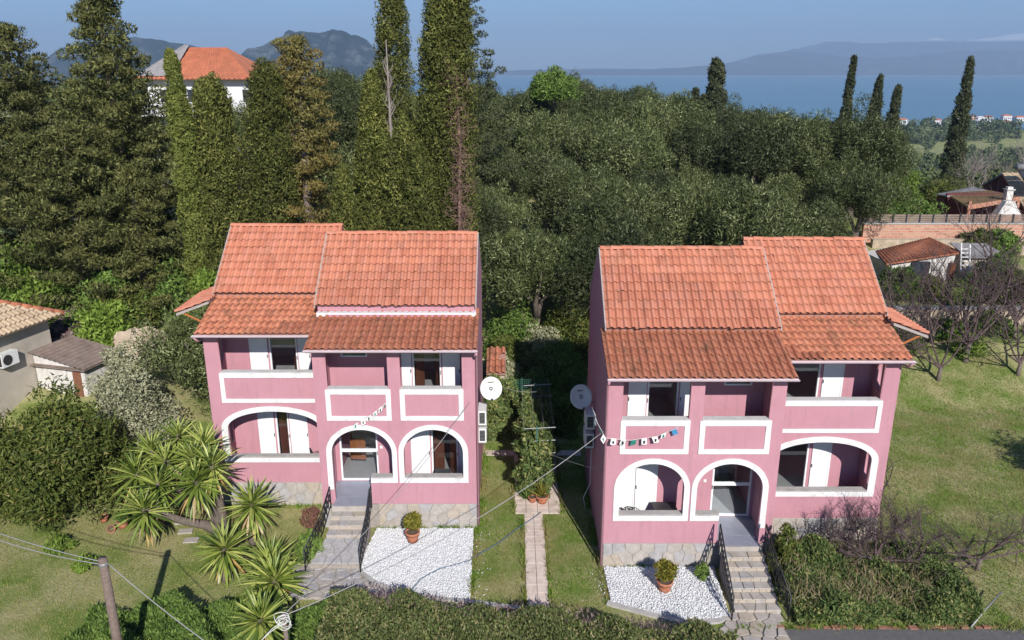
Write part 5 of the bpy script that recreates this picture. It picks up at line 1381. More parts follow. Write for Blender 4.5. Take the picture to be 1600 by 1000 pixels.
yucca((at(406, 962, 18.9).x, 18.9, .05), [yh(406, 962, 18.9)], 'nearest yucca rising from the loose dark hedge', 6, .11, .85, 116)

# ------------------------------------------------------------------ potted plants
def potted(c, r, hgt, label, seed):
    root = empty('potted_shrub', c, label, 'potted plant', 'potted shrubs on the white gravel')
    pot(c, r, hgt, 'plant_pot', root)
    c = Vector(c)
    MB().tube([c + Vector((0, 0, hgt * .85)), c + Vector((.03, 0, hgt + .2)), c + Vector((-.02, 0, hgt + .5))], [.03, .025, .015], 7).build('stem', M['bark'], root)
    me = bush_crown(seed, .36, .34, .55, 30, 60, .13, .06, .3, .1); me.transform(Matrix.Translation(c - ORG[root] + Vector((0, 0, hgt + .18))))
    o = bpy.data.objects.new('crown', me); me.materials.append(M['potplant']); COL.objects.link(o); o.parent = root
potted(on(645, 846, .05), .25, .42, 'yellow-green shrub in a terracotta pot on the gravel by the short steps', 201)
potted(on(1038, 924, .03), .25, .42, 'yellow-green shrub in a terracotta pot on the gravel by the long steps', 202)
labs = ['leftmost terracotta pot of the row under the yuccas', 'terracotta pot holding a small green plant under the yuccas', 'small terracotta pot at the front of the row under the yuccas', 'terracotta pot farthest right under the yuccas', 'terracotta pot second from the right under the yuccas', 'tipped terracotta pot lying on its side under the yuccas']
for k, (px_, py_, r) in enumerate(((163, 815, .16), (193, 824, .2), (225, 829, .15), (258, 816, .13), (244, 822, .15), (172, 828, .14))):
    c = on(px_, py_, .03); o = pot(c, r, r * 1.5, 'plant_pot', None, labs[k], 'terracotta pots under the yuccas')
    if k == 5: o.rotation_euler = (R(80), 0, R(40)); o.location.z += .1
bush('potted_plant', on(193, 824, 0).x, on(193, 824, 0).y, .22, .22, .3, 210, 'small green plant growing out of a pot under the yuccas', 'midgreen', 'plant', n=10, per=40, L=.16, W=.04, dz=.3)
# pots at the foot of the ivy row
for k, (x, y, r, lab) in enumerate(((.80, 27.85, .17, 'small terracotta pot at the front of the ivy row'), (1.18, 27.8, .24, 'wide brown pot at the front of the ivy row'))):
    pot((x, y, .045), r, r * 1.25, 'plant_pot', None, lab, 'pots before the ivy row')
def strap_plant(c, L, n, label, seed, cm):
    rng = np.random.default_rng(seed); V, F = [], []
    a = rng.uniform(0, 6.28, n); el = rng.uniform(.35, 1.3, n); D = np.stack([np.cos(a) * np.cos(el), np.sin(a) * np.cos(el), np.sin(el)], 1)
    V, F = leaf_geo(np.tile(np.array(c), (n, 1)), D, rng.uniform(.6, 1.1, n) * L, .06, rng)
    o = link('strap_leaf_plant', fast_mesh('strap_leaf_plant', V, F), M[cm]); own_origin(o, c); tag(o, label, 'plant')
strap_plant((1.18, 27.8, .30), .75, 46, 'arching yellow-green strap leaved plant in the wide brown pot', 1, 'potplant')
strap_plant((.62, 28.0, .1), .6, 40, 'dark green strap leaved plant beside the small terracotta pot', 2, 'midgreen')

# ------------------------------------------------------------------ grass
def blades(n, x0, x1, y0, y1, zs, label, cm, dens=None, H=(.03, .09)):
    rng = np.random.default_rng(int(abs(x0 * 7 + y0 * 3)) + n)
    X, Y = rng.uniform(x0, x1, n), rng.uniform(y0, y1, n)
    k = np.ones(n, bool)
    def cut(a, b, c, d):
        return ~((X > a) & (X < b) & (Y > c) & (Y < d))
    k &= cut(-11.4, -1.2, 27.6, 35) & cut(-7.1, -1.25, 26.0, 34) & cut(3.0, 8.8, 23.5, 31) & cut(8.7, 13.2, 25.1, 33) & cut(.42, 1.22, 21.2, 28.1) & cut(.05, 1.9, 26.95, 34.5) & cut(6.5, 60, 0, 20.4) & cut(6.4, 8.6, 19, 23.6)
    for poly in (gl, gr, [(-8.0, 21.9), (-4.6, 21.7), (-5.0, 22.9), (-5.5, 24.0), (-7.3, 24.0)], [(-7.0, 23.4), (-5.1, 23.4), (-5.1, 26), (-6.6, 26)]): k &= ~inside(poly, X, Y)
    if dens is not None: k &= rng.uniform(0, 1, n) < dens(X, Y)
    X, Y = X[k], Y[k]; n = len(X)
    P = np.stack([X, Y, height(X, Y) - .01], 1)
    D = unit(rng.normal(size=(n, 3)) * .55 + np.array([0, 0, 1.0])); r = unit(np.cross(D, rng.normal(size=(n, 3))))
    h = rng.uniform(*H, n)[:, None]; w = rng.uniform(.008, .018, n)[:, None]
    V = np.stack([P - r * w, P + r * w, P + D * h], 1).reshape(-1, 3)
    o = link('grass', fast_mesh('grass', V, np.arange(3 * n).reshape(-1, 3)), M[cm])
    return tag(o, label, 'grass', kind='stuff')
patch_d = lambda X, Y: .55 + .45 * np.sin(X * .9 + 1) * np.sin(Y * .8)
blades(130000, -22, -5.6, 17.5, 33, 0, 'mown straw and green lawn between the yuccas and the wooden pole', 'grass')
blades(60000, -1.45, 3.1, 20.8, 33, 0, 'rough lawn either side of the slab path between the houses', 'grassgreen')
blades(190000, 8.6, 27, 20.5, 44, 0, 'rough grass of the wide plot right of the houses', 'grassgreen', None, (.04, .13))
# weeds and long grass that grow up along walls, kerbs and paths, pebbles strayed into the grass
def edge_tufts(lines, per_m, label, seed):
    rng = np.random.default_rng(seed); P = []
    for (x0, y0, x1, y1, w) in lines:
        n = int(math.hypot(x1 - x0, y1 - y0) * per_m); t = rng.uniform(0, 1, n)
        t = t[np.sin(t * 17 + x0) + np.sin(t * 41 + y0) > -.6]; n = len(t)
        X, Y = x0 + (x1 - x0) * t + rng.normal(size=n) * w, y0 + (y1 - y0) * t + rng.normal(size=n) * w
        P.append(np.stack([X, Y, height(X, Y)], 1))
    P = np.concatenate(P); n = len(P)
    V, F = leaf_geo(P, rng.normal(size=(n, 3)) * .5 + np.array([0, 0, 1]), rng.uniform(.06, .24, n), rng.uniform(.015, .05, n), rng)
    o = link('edge_grass', fast_mesh('edge_grass', V, F), M['grassgreen']); return tag(o, label, 'grass', kind='stuff')
edge_tufts([(-1.3, 21.8, -1.3, 26.0, .06), (-1.2, 26.1, -1.2, 32, .09), (3.0, 23.5, 3.0, 31, .08), (3.02, 21.7, 3.02, 23.5, .06), (.40, 21.4, .40, 27, .05), (1.24, 21.4, 1.24, 27, .05), (.06, 27, .06, 31, .05), (1.92, 27, 1.92, 31, .05),
            (-5.0, 25.95, -1.4, 25.98, .04), (3.2, 23.5, 6.5, 23.48, .04), (-11.3, 27.55, -7.1, 27.55, .1), (8.9, 25.1, 13.1, 25.1, .1), (13.15, 25.2, 13.15, 32, .12), (-11.4, 27.7, -11.4, 34, .15), (-7.4, 24, -8.1, 21.9, .12), (6.9, 20.4, 9, 20.4, .06), (9, 20.42, 15, 20.42, .06), (15, 20.4, 26, 20.4, .15)], 190, 'weeds and long grass along the walls, kerbs and paths', 5)
n = 130; rng = np.random.default_rng(3)
side = rng.integers(0, 3, n); t = rng.uniform(0, 1, n)
PX = np.where(side == 0, -1.3 + np.abs(rng.normal(size=n)) * .25, np.where(side == 1, 3.05 - np.abs(rng.normal(size=n)) * .2, -5.2 - np.abs(rng.normal(size=n)) * .3)); PY = np.where(side == 0, 21.8 + t * 4, np.where(side == 1, 21.7 + t * 1.7, 22.6 + t * 2))
oc = np.array([(1, 0, 0), (-1, 0, 0), (0, 1, 0), (0, -1, 0), (0, 0, .7), (0, 0, -.7)], float); of = np.array([(0, 2, 4), (2, 1, 4), (1, 3, 4), (3, 0, 4), (2, 0, 5), (1, 2, 5), (3, 1, 5), (0, 3, 5)])
Q = oc[None] * rng.uniform(.015, .035, (n, 1, 1)) * rng.uniform(.7, 1.2, (n, 6, 1)) + np.stack([PX, PY, height(PX, PY) + np.where(side == 2, .11, .03)], 1)[:, None]
o = link('stray_gravel', fast_mesh('stray_gravel', Q.reshape(-1, 3), (of[None] + np.arange(n)[:, None, None] * 6).reshape(-1, 3)), M['pebble']); tag(o, 'stray white pebbles scattered beside the gravel beds', 'gravel', kind='stuff')
# ------------------------------------------------------------------ porch furniture
def chair(c, rz, label):
    root = empty('garden_chair', c, label, 'chair', 'black garden chairs on the porches')
    c = Vector(c); q = Matrix.Rotation(rz, 3, 'Z'); T = lambda x, y, z: c + q @ Vector((x, y, z))
    m = MB()
    for k in range(9):
        x = -.22 + k * .055; m.tube([T(x, -.22, .44), T(x, .22, .42)], .008, 4, False); 
    for k in range(6):
        y = -.22 + k * .088; m.tube([T(-.22, y, .44), T(.22, y, .44)], .008, 4, False)
    m.build('seat', M['iron'], root)
    m = MB()
    for k in range(8):
        x = -.21 + k * .06; m.tube([T(x, .22, .45), T(x, .30, .98 - abs(x) * .3)], .008, 4, False)
    m.tube([T(-.23, .22, .44), T(-.22, .30, .92), T(0, .31, 1.0), T(.22, .30, .92), T(.23, .22, .44)], .013, 6)
    m.build('backrest', M['iron'], root)
    for sx in (-1, 1):
        MB().tube([T(sx * .25, .26, .66), T(sx * .27, 0, .68), T(sx * .26, -.2, .64)], .013, 6).build('armrest', M['iron'], root)
        for sy in (-1, 1): MB().tube([T(sx * .24, sy * .22, .64 if sy < 0 else .46), T(sx * .25, sy * .24, 0)], .013, 6).build('leg', M['iron'], root)
def table(c, label, w=.8, d=.7):
    root = empty('garden_table', c, label, 'table'); c = Vector(c)
    MB().box(c + Vector((-w / 2, -d / 2, .70)), c + Vector((w / 2, d / 2, .725))).build('table_top', M['dark'], root)
    for sx in (-1, 1):
        for sy in (-1, 1): MB().tube([c + Vector((sx * w * .42, sy * d * .42, 0)), c + Vector((sx * w * .42, sy * d * .42, .70))], .016, 6).build('leg', M['iron'], root)
chair(HR.P(.72, .72, FL0), R(200), 'black garden chair on the porch in front of the closed white shutters')
chair(HR.P(1.25, .62, FL0), R(150), 'black garden chair turned aside next to the other one on the porch')
table(HR.P(2.2, .85, FL0), 'dark garden table on the porch by the arch next to the long steps')
chair(HL.P(6.3, 2.35, FL0), R(120), 'black garden chair on the porch under the wide arch')
table(HL.P(1.3, .8, FL0), 'dark low table on the porch behind the arch by the potted shrub', .6, .5)

# ------------------------------------------------------------------ poles, wires, bunting, hose
def pole(px_, py_, Y, r, label, cat='pole'):
    t = at(px_, py_, Y); b = Vector((t.x, Y, hz(t.x, Y) - .3))
    root = empty('utility_pole', (t.x, Y, b.z), label, cat, 'wooden utility poles')
    MB().tube([b, b.lerp(t, .5) + Vector((.01, 0, 0)), t], [r * 1.15, r * 1.05, r * .92], 12).build('shaft', M['pole'], root, True)
    MB().lathe((t.x, Y, t.z - .22), [(r * .94, 0), (r * 1.03, .01), (r * 1.03, .09), (r * .94, .10)], 14).build('band', M['steel'], root, True)
    MB().tube([t + Vector((-r - .02, -.02, -.2)), t + Vector((-r - .14, -.02, -.19))], .018, 6).build('hook', M['iron'], root)
    return root, t
p1, t1 = pole(160, 872, 17.6, .115, 'weathered brown utility pole in front of the lawn')
p2, t2 = pole(443, 958, 17.4, .06, 'thin utility pole with coiled cable beside the nearest yucca')
def wire(a, b, sag, r, label, n=14):
    a, b = Vector(a), Vector(b); L = (b - a).length
    pts = [a.lerp(b, i / n) - Vector((0, 0, sag * 4 * (i / n) * (1 - i / n))) for i in range(n + 1)]
    o = MB().tube(pts, r, 6).build('cable', M['cable'], None, True); own_origin(o, a); return tag(o, label, 'cable', 'overhead cables')
wire(at(-60, 812, 20), t1 + Vector((-.05, 0, -.10)), .1, .012, 'upper of the two cables reaching the brown pole from the left edge')
wire(at(-60, 822, 20), t1 + Vector((-.05, 0, -.18)), .16, .012, 'lower of the two cables reaching the brown pole from the left edge')
wire(t1 + Vector((.08, 0, -.12)), at(360, 1030, 15.8), .1, .012, 'cable running from the brown pole down across the dark hedge')
fcl = Vector(HL.P(.2, -.03, 4.98))
wire(t2 + Vector((0, 0, -.05)), fcl, .35, .010, 'service cable from the thin pole up to the corner of the house by the yuccas')
fcr = Vector(HR.P(-.03, .35, 4.95))
wire(t2 + Vector((0, 0, -.08)), fcr, .5, .012, 'service cable from the thin pole across to the house by the long steps')
wire(at(840, 700, 28.8), Vector(HR.P(-.02, .6, 3.35)), .1, .008, 'short line from the clothes frame to the house by the long steps')
wire(at(839, 612, 28.8), pl + Vector((.15, .2, .1)), .12, .008, 'line from the clothes frame up to the sunlit dish')
m = MB(); rr = random.Random(2)
for k in range(5):
    c = t2 + Vector((-.04 + .02 * k, -.09, -.08 - .05 * k)); rad = rr.uniform(.11, .2); a0 = rr.uniform(0, 6.28)
    m.tube([c + Vector((math.cos(a0 + j * .45) * rad, .04 * math.sin(j + k), math.sin(a0 + j * .45) * rad)) for j in range(15)], .009, 5)
m.tube([t2 + Vector((0, -.05, -.25)), t2 + Vector((-.35, -.1, -.5)), t2 + Vector((-.9, -.2, -1.0))], .010, 5)
m.tube([t2 + Vector((0, -.05, -.2)), t2 + Vector((-.3, -.1, -.4)), t2 + Vector((-.8, -.15, -.95))], .010, 5)
o = m.build('cable_coil', M['dish'], None, True); own_origin(o, t2 - Vector((0, 0, .2))); tag(o, 'loops of pale coiled cable hanging on the thin pole', 'cable')

M['flag_white'] = plain('white_flag', (.68, .67, .64), .8, .08, 20)
M['flag_green'] = plain('green_flag', (.03, .20, .16), .8, .2, 20)
M['flag_print'] = plain('black_print', (.03, .03, .04), .8, .2, 20)
M['flag_blue'] = plain('blue_flag', (.05, .20, .36), .8, .2, 20)
def bunting(pts, n, label, seed, cols):
    pts = [Vector(p) for p in pts]; rr = random.Random(seed)
    root = empty('bunting', pts[0], label, 'bunting', 'strings of little flags on the houses')
    seg = [(b - a).length for a, b in zip(pts, pts[1:])]; L = sum(seg)
    def P(t):
        s = t * L
        for i, g in enumerate(seg):
            if s <= g or i == len(seg) - 1: return pts[i].lerp(pts[i + 1], min(1, s / g))
            s -= g
    MB().tube(pts, .008, 5).build('cord', M['dish'], root, True)
    for k in range(n):
        c = P((k + .5) / n); a, b = c - (P((k + .7) / n) - P((k + .3) / n)).normalized() * .085, c + (P((k + .7) / n) - P((k + .3) / n)).normalized() * .085
        dn = Vector((rr.uniform(-.09, .09), rr.uniform(-.12, .04), -.18 * rr.uniform(.8, 1.15))); w = Vector((0, -.006, 0))
        m = MB(); mid = lambda p, t_: p + dn * t_ + Vector((0, rr.uniform(-.02, .02), 0))
        q = [a, b, mid(b, .5), mid(a, .5), mid(b, 1), mid(a, 1)]
        m.add([*q, *[x + w for x in q]], [(0, 1, 2, 3), (3, 2, 4, 5), (6, 9, 8, 7), (9, 11, 10, 8), (0, 3, 9, 6), (3, 5, 11, 9), (1, 7, 8, 2), (2, 8, 10, 4), (5, 4, 10, 11), (0, 6, 7, 1)])
        f = m.build('flag', M[cols[k % len(cols)]], root)
        if cols[k % len(cols)] == 'flag_white':
            c2 = c + dn * .55 + Vector((0, -.03, 0)); ex = (b - a).normalized() * .035; m = MB()
            m.add([c2 - ex - Vector((0, 0, .05)), c2 + ex * .6 - Vector((0, 0, .06)), c2 + ex + Vector((0, 0, .03)), c2 + Vector((0, 0, .06)), c2 - ex * .8 + Vector((0, 0, .04))], [(0, 1, 2, 3, 4)])
            m.build('print', M['flag_print' if k % 3 else 'flag_green'], f)
# the strings hang clear of the walls
bunting([at(552, 664, 26.0), at(580, 648, 26.0) , at(608, 626, 26.0)], 6, 'string of white printed flags slanting over the balcony panel by the short steps', 1, ['flag_white'])
bunting([at(925, 636, 24.2), at(934, 662, 23.6), at(946, 684, 23.35), at(985, 688, 23.4), at(1025, 682, 23.4), at(1060, 668, 23.45)], 11, 'string of white, green and blue flags across the balcony panel by the shaded dish', 2, ['flag_white', 'flag_white', 'flag_green', 'flag_white', 'flag_white', 'flag_white', 'flag_green', 'flag_white', 'flag_white', 'flag_white', 'flag_blue'])
hp = [on(625, 937, .12), on(640, 928, .10), on(655, 905, .08), on(690, 888, .08), on(735, 875, .07), on(775, 850, .07), on(815, 822, .07), on(845, 800, .08)]
hh = []
for i in range(len(hp) - 1):
    for k in range(4): hh.append(hp[i].lerp(hp[i + 1], k / 4) + Vector((.03 * math.sin(i * 4 + k), 0, 0)))
o = MB().tube(hh + [hp[-1]], .016, 6).build('garden_hose', M['hose'], None, True); own_origin(o, hp[0]); tag(o, 'blue-grey garden hose winding over the gravel and lawn', 'hose')

# ------------------------------------------------------------------ neighbours
def roof_plane(parent, A, B, Cc, D, mat, tile_w=.24, row=.36, name='roof', wave=.035):
    """tiled slope as one wavy sheet: A-B along the eave, D-C along the top"""
    A, B, Cc, D = map(Vector, (A, B, Cc, D)); nu = max(2, int((B - A).length / tile_w)) ; up = (B - A).cross(D - A).normalized(); up = up if up.z > 0 else -up
    nr = max(1, int((D - A).length / row)); m = MB()
    prof = [(0, 0), (.4, 0), (.55, .75), (.75, 1), (.9, .7)]
    for j in range(nr):
        vs = []
        for jj, lift in ((j / nr, .03), (min(1, (j + 1.08) / nr), .0)):
            l, r_ = A.lerp(D, jj), B.lerp(Cc, jj)
            for i in range(nu):
                for px_, pz_ in prof: vs.append(l.lerp(r_, (i + px_) / nu) + up * (pz_ * wave + lift))
            vs.append(r_ + up * lift)
        k = nu * len(prof) + 1
        m.add(vs, [(i, i + 1, k + i + 1, k + i) for i in range(k - 1)])
    o = m.build(name, mat, parent); return o
M['paletile'] = plain('pale_weathered_tile', (.44, .33, .22), .9, .3, 3, dirt=(.26, .16, .10), dscale=2)
M['rusttile'] = plain('old_red_tile', (.36, .13, .07), .9, .3, 3, dirt=(.24, .12, .07), dscale=1.2)
M['fartile'] = plain('far_red_tile', (.50, .17, .09), .9, .22, 1.5, dirt=(.36, .14, .08), dscale=.6)
M['greyroof'] = plain('grey_sheet', (.27, .25, .25), .9, .2, 2, dirt=(.17, .155, .15), dscale=.9)
M['brownsheet'] = plain('brown_sheet', (.24, .18, .15), .9, .25, 4, dirt=(.15, .11, .09), dscale=1.4)
M['beige'] = plain('beige_render', (.44, .39, .33), .9, .1, 1.5, dirt=(.33, .29, .24), dscale=.9, bumpy=.2)
M['oldwhite'] = plain('peeling_white', (.60, .57, .54), .9, .15, 3, dirt=(.38, .33, .29), dscale=1.6)
M['maroon'] = plain('maroon_render', (.13, .03, .036), .9, .15, 2)
M['mossy'] = plain('mossy_tile', (.30, .20, .10), .9, .3, 3, dirt=(.40, .26, .11), dscale=1)
M['earth'] = plain('earth_bank', (.40, .32, .24), .95, .25, 2.5, bumpy=.6, dirt=(.24, .18, .12), dscale=1.2)
M['brickwall'] = plain('red_brick_wall', (.42, .20, .13), .9, .3, 5, bumpy=.5, dirt=(.52, .36, .26), dscale=.9)
M['rustdoor'] = plain('rusty_door', (.20, .085, .05), .8, .3, 6)
M['farwhite'] = plain('far_white_wall', (.62, .62, .63), .8, .06, .6)
M['fardark'] = plain('dark_opening', (.03, .035, .045), .3, .2, 2)

# beige cottage with hip roof and its lean-to shed
zc = 2.0; nb = empty('cottage', (-25, 31.6, zc), 'beige cottage with pale tiled hip roof at the picture\'s left edge', 'house')
MB().box((-28.7, 27.8, zc - 1.5), (-21.45, 35.2, 5.45)).build('wall', M['beige'], nb)
e = [(-29.2, 27.3, 5.38), (-20.95, 27.3, 5.38), (-20.95, 35.7, 5.38), (-29.2, 35.7, 5.38)]; ap1, ap2 = (-25.1, 31.2, 7.45), (-25.0, 31.7, 7.45)
rf = MB().add([*e, ap1, ap2], [(0, 1, 4), (1, 2, 5, 4), (2, 3, 5), (3, 0, 4, 5), (3, 2, 1, 0)]).build('roof', M['paletile'], nb)
def hip_tiles(par, A, B, apex, mat):
    A, B, T = Vector(A), Vector(B), Vector(apex); up = (B - A).cross(T - A).normalized(); up = up if up.z > 0 else -up
    foot = A + (B - A) * ((T - A).dot(B - A) / (B - A).length_squared); run = (T - foot); nr = int(run.length / .40); w = .25
    dirx = (B - A).normalized()
    for j in range(nr):
        s0 = j / nr; a0, b0 = A.lerp(T, s0), B.lerp(T, s0); n_ = int((b0 - a0).length / w)
        for i in range(n_):
            p = a0 + dirx * (i * w); q = run / nr
            vs = []
            for (k, lf) in ((0, .05), (1.08, .012)):
                for (xx, zz) in ((.0, 0), (.08, 0), (.12, .05), (.19, .06), (.25, .01)): vs.append(p + dirx * xx + q * k + up * (zz + lf))
            HT.setdefault(par, []).append(vs)
HT = {}
hip_tiles(rf, e[1], e[2], ap2, M['paletile']); hip_tiles(rf, e[0], e[1], ap1, M['paletile'])
for par, lst in HT.items():
    lst = sorted(lst, key=lambda vs: -((vs[0].x > -24) * 100 + vs[0].y))
    for vs in lst[:300]: MB().add(vs, [(i, i + 1, 6 + i, 5 + i) for i in range(4)]).build('tile', M['paletile'], par, fix=False)
    m = MB()
    for vs in lst[300:]: m.add(vs, [(i, i + 1, 6 + i, 5 + i) for i in range(4)])
    if m.v: m.build('tile', M['paletile'], par, fix=False)['kind'] = 'stuff'
for (a, b) in ((e[2], ap2), (e[1], ap1)):
    a, b = Vector(a) + Vector((0, 0, .06)), Vector(b) + Vector((0, 0, .06)); n_ = 14
    for k in range(n_): MB().tube([a.lerp(b, k / n_), a.lerp(b, (k + 1.1) / n_)], [.13, .10], 8).build('hip_tile', M['rusttile'], rf, True)
lt = empty('lean_to_shed', (-20.0, 33.9, zc), 'peeling white lean-to shed with brown sheet roof against the cottage', 'shed')
MB().box((-21.4, 32.9, zc - .8), (-18.75, 35.0, 3.45)).build('wall', M['oldwhite'], lt)
m = MB(); n_ = 22
for k in range(n_):
    x0, x1 = -21.44 + k * 2.95 / n_, -21.44 + (k + 1) * 2.95 / n_; z0, z1 = 4.10 - .55 * k / n_, 4.10 - .55 * (k + 1) / n_; d = .03 if k % 2 else 0
    m.add([(x0, 32.6, z0 + d), (x1, 32.6, z1 + .03 - d), (x1, 35.2, z1 + .03 - d), (x0, 35.2, z0 + d)], [(0, 1, 2, 3)])
m.box((-21.44, 32.62, 3.46), (-18.5, 35.15, 3.50)); m.build('roof', M['brownsheet'], lt, fix=False)
MB().add([(-21.4, 32.88, 3.45), (-18.75, 32.88, 3.45), (-21.4, 32.88, 4.06), (-21.4, 32.95, 3.45), (-18.75, 32.95, 3.45), (-21.4, 32.95, 4.06)], [(0, 1, 2), (5, 4, 3), (0, 3, 4, 1), (1, 4, 5, 2), (2, 5, 3, 0)]).build('gable_board', M['oldwhite'], lt)
for k in range(6): MB().box((-20.9 + k * .2, 32.84, zc - .2), (-20.9 + k * .2 + .19, 32.885, 3.4)).build('board', M['oldwhite'], lt)
MB().box((-19.35, 32.83, zc + .1), (-18.95, 32.89, 3.3)).build('door', M['rustdoor'], lt)
za = 3.95
ra = empty('air_conditioner', (-21.2, 31.9, za), 'white air conditioner on the wall of the beige cottage', 'air conditioner', 'outdoor air conditioning units')
MB().box((-21.43, 31.4, za), (-21.08, 32.25, za + .6)).build('case', M['ac'], ra)
fan = MB().tube([(-21.075, 31.68, za + .3), (-21.06, 31.68, za + .3)], .23, 20).build('grille', M['dark'], ra)
MB().box((-21.40, 31.385, za + .06), (-21.12, 31.398, za + .54)).build('side_grille', M['dark'], ra)
# the cottage stands turned a little towards the garden
for o in (nb, lt, ra):
    pv_ = Vector((-21.2, 35.2, 0)); r_ = Matrix.Rotation(R(-15), 3, 'Z'); o.location = pv_ + r_ @ (o.location + Vector((0, 0 if o is nb else (1.15 if o is lt else .75), 0)) - pv_); o.rotation_euler = (0, 0, R(-15))
# bare earth bank behind the shed
m = MB(); rr = random.Random(9); vs, fs = [], []
for j in range(7):
    for i in range(14):
        x = -19.6 + i * .28; vs.append((x, 36.2 + j * .18 + rr.uniform(-.08, .08), hz(x, 36) - .3 + j * .36 - .05 * abs(i - 6) + rr.uniform(-.1, .1)))
for j in range(6):
    for i in range(13): fs.append((j * 14 + i, j * 14 + i + 1, (j + 1) * 14 + i + 1, (j + 1) * 14 + i))
tag(m.add(vs, fs).build('earth_bank', M['earth'], None, True), 'bare pale earth bank behind the lean-to shed', 'bank', kind='structure')

# big hip roofed building behind the cypresses
Yb = 75; g = hz(-30, Yb); c0, c1 = at(212, 122, Yb), at(392, 122, Yb)
fb = empty('building', (-30, 78, g), 'large white building with red hip roof behind the broad conifer', 'building')
x0, x1, ze = c0.x + .7, c1.x - .7, c1.z
MB().box((x0, Yb + .6, g - 2), (x1, Yb + 10, ze)).build('wall', M['farwhite'], fb)
top = at(280, 74, Yb + 4).z; xm0, xm1 = x0 + 2.0, x0 + 6.0
E = [(x0 - .9, Yb - .4, ze - .12), (x1 + .9, Yb - .4, ze - .12), (x1 + .9, Yb + 11, ze - .12), (x0 - .9, Yb + 11, ze - .12)]; A1, A2 = (xm0, Yb + 5.2, top), (xm1, Yb + 5.2, top)
rfb = MB().add([*E, A1, A2], [(0, 1, 5, 4), (1, 2, 5), (2, 3, 4, 5), (3, 0, 4), (3, 2, 1, 0)]).build('roof', M['fartile'], fb)
roof_plane(rfb, E[0], E[1], A2, A1, M['fartile'], .45, .5, 'tile_field', .08)['kind'] = 'stuff'
sh = MB().add([Vector(E[3]) + Vector((0, 0, .25)), Vector(E[0]) + Vector((.2, .3, .30)), Vector(E[0]).lerp(Vector(E[1]), .32) + Vector((0, .3, .30)), Vector(A1) + Vector((.6, -.4, .25)), Vector(A1) + Vector((0, 0, .3))], [(0, 1, 4), (1, 2, 3, 4)]).build('weathered_patch', M['greyroof'], rfb, fix=False)
for (za, zb3) in ((ze - 3.1, ze - 3.3), (ze - 6.2, ze - 6.4)):
    MB().box((x0 - .3, Yb - .7, zb3), (x1 + .3, Yb + .58, za)).build('balcony', M['farwhite'], fb)
    bl = MB().box((x0 - .3, Yb - .72, za + .95), (x1 + .3, Yb - .64, za + 1.03)).build('balustrade', M['farwhite'], fb)
    for k in range(36):
        x = x0 - .2 + k * (x1 - x0 + .4) / 35; MB().tube([(x, Yb - .68, za), (x, Yb - .68, za + .95)], [.09, .06], 6).build('baluster', M['farwhite'], bl)
    for k in range(4):
        x = x0 + 1.0 + k * 2.5; w = MB().box((x, Yb + .52, za + .02), (x + 1.2, Yb + .57, za + 2.2)).build('window', M['farwhite'], fb)
        MB().box((x + .1, Yb + .49, za + .1), (x + 1.1, Yb + .515, za + 2.1)).build('pane', M['fardark'], w)

def brick_material(name):
    m, nt, b = nodes(name); gm = nt.nodes.new('ShaderNodeNewGeometry'); sp = nt.nodes.new('ShaderNodeSeparateXYZ'); cb = nt.nodes.new('ShaderNodeCombineXYZ')
    nt.links.new(gm.outputs['Position'], sp.inputs[0]); nt.links.new(sp.outputs['X'], cb.inputs['X']); nt.links.new(sp.outputs['Z'], cb.inputs['Y'])
    t = nt.nodes.new('ShaderNodeTexBrick'); t.inputs['Scale'].default_value = 1.0; t.inputs['Brick Width'].default_value = .46; t.inputs['Row Height'].default_value = .2; t.inputs['Mortar Size'].default_value = .022
    t.inputs['Color1'].default_value = (.40, .16, .10, 1); t.inputs['Color2'].default_value = (.50, .25, .16, 1); t.inputs['Mortar'].default_value = (.42, .33, .27, 1); nt.links.new(cb.outputs[0], t.inputs[0])
    r = ramp(nt, [(.45, (0, 0, 0)), (.7, (.6,) * 3)]); nt.links.new(noise(nt, .8, 6, .7, 'World'), r.inputs[0])
    nt.links.new(mixc(nt, r.outputs[0], t.outputs[0], (.42, .29, .21)), b.inputs['Base Color']); b.inputs['Roughness'].default_value = .9; return m
M['masonry'] = brick_material('hollow_brick_wall')
# right hand neighbours: brick wall with fence, old shed, grey roof shed, maroon house
Yw = 57.0; a, b = at(1348, 368, Yw), at(1640, 376, Yw)
bw = empty('brick_wall', ((a.x + b.x) / 2, Yw, a.z), 'long red brick wall behind the old tiled shed', 'wall')
zt = at(1450, 350, Yw).z
MB().box((a.x, Yw, a.z - 1.5), (b.x + 3, Yw + .3, zt)).build('masonry', M['masonry'], bw)
MB().box((a.x - .05, Yw - .06, zt + .002), (b.x + 3, Yw + .36, zt + .08)).build('coping', M['concrete'], bw)
fz = zt + .08
tw_ = at(1450, 374, 56.0)
o = MB().box((a.x + .3, 55.9, tw_.z - 3), (b.x + 2, 56.3, tw_.z)).build('terrace_wall', M['earth']); own_origin(o, ((a.x + b.x) / 2, 56.1, tw_.z - 2)); tag(o, 'rough pale terrace wall at the foot of the red brick wall', 'wall')
fe = empty('board_fence', ((a.x + b.x) / 2, Yw + .2, fz), 'low grey board fence with dark posts on the brick wall', 'fence')
x = a.x + .1
while x < b.x + 2:
    MB().box((x, Yw + .08, fz), (x + .1, Yw + .2, fz + .62)).build('post', M['fardark'], fe)
    for k in range(4): MB().box((x + .1, Yw + .12, fz + .04 + k * .145), (x + .96, Yw + .16, fz + .15 + k * .145)).build('board', M['brownsheet'], fe)
    x += .96
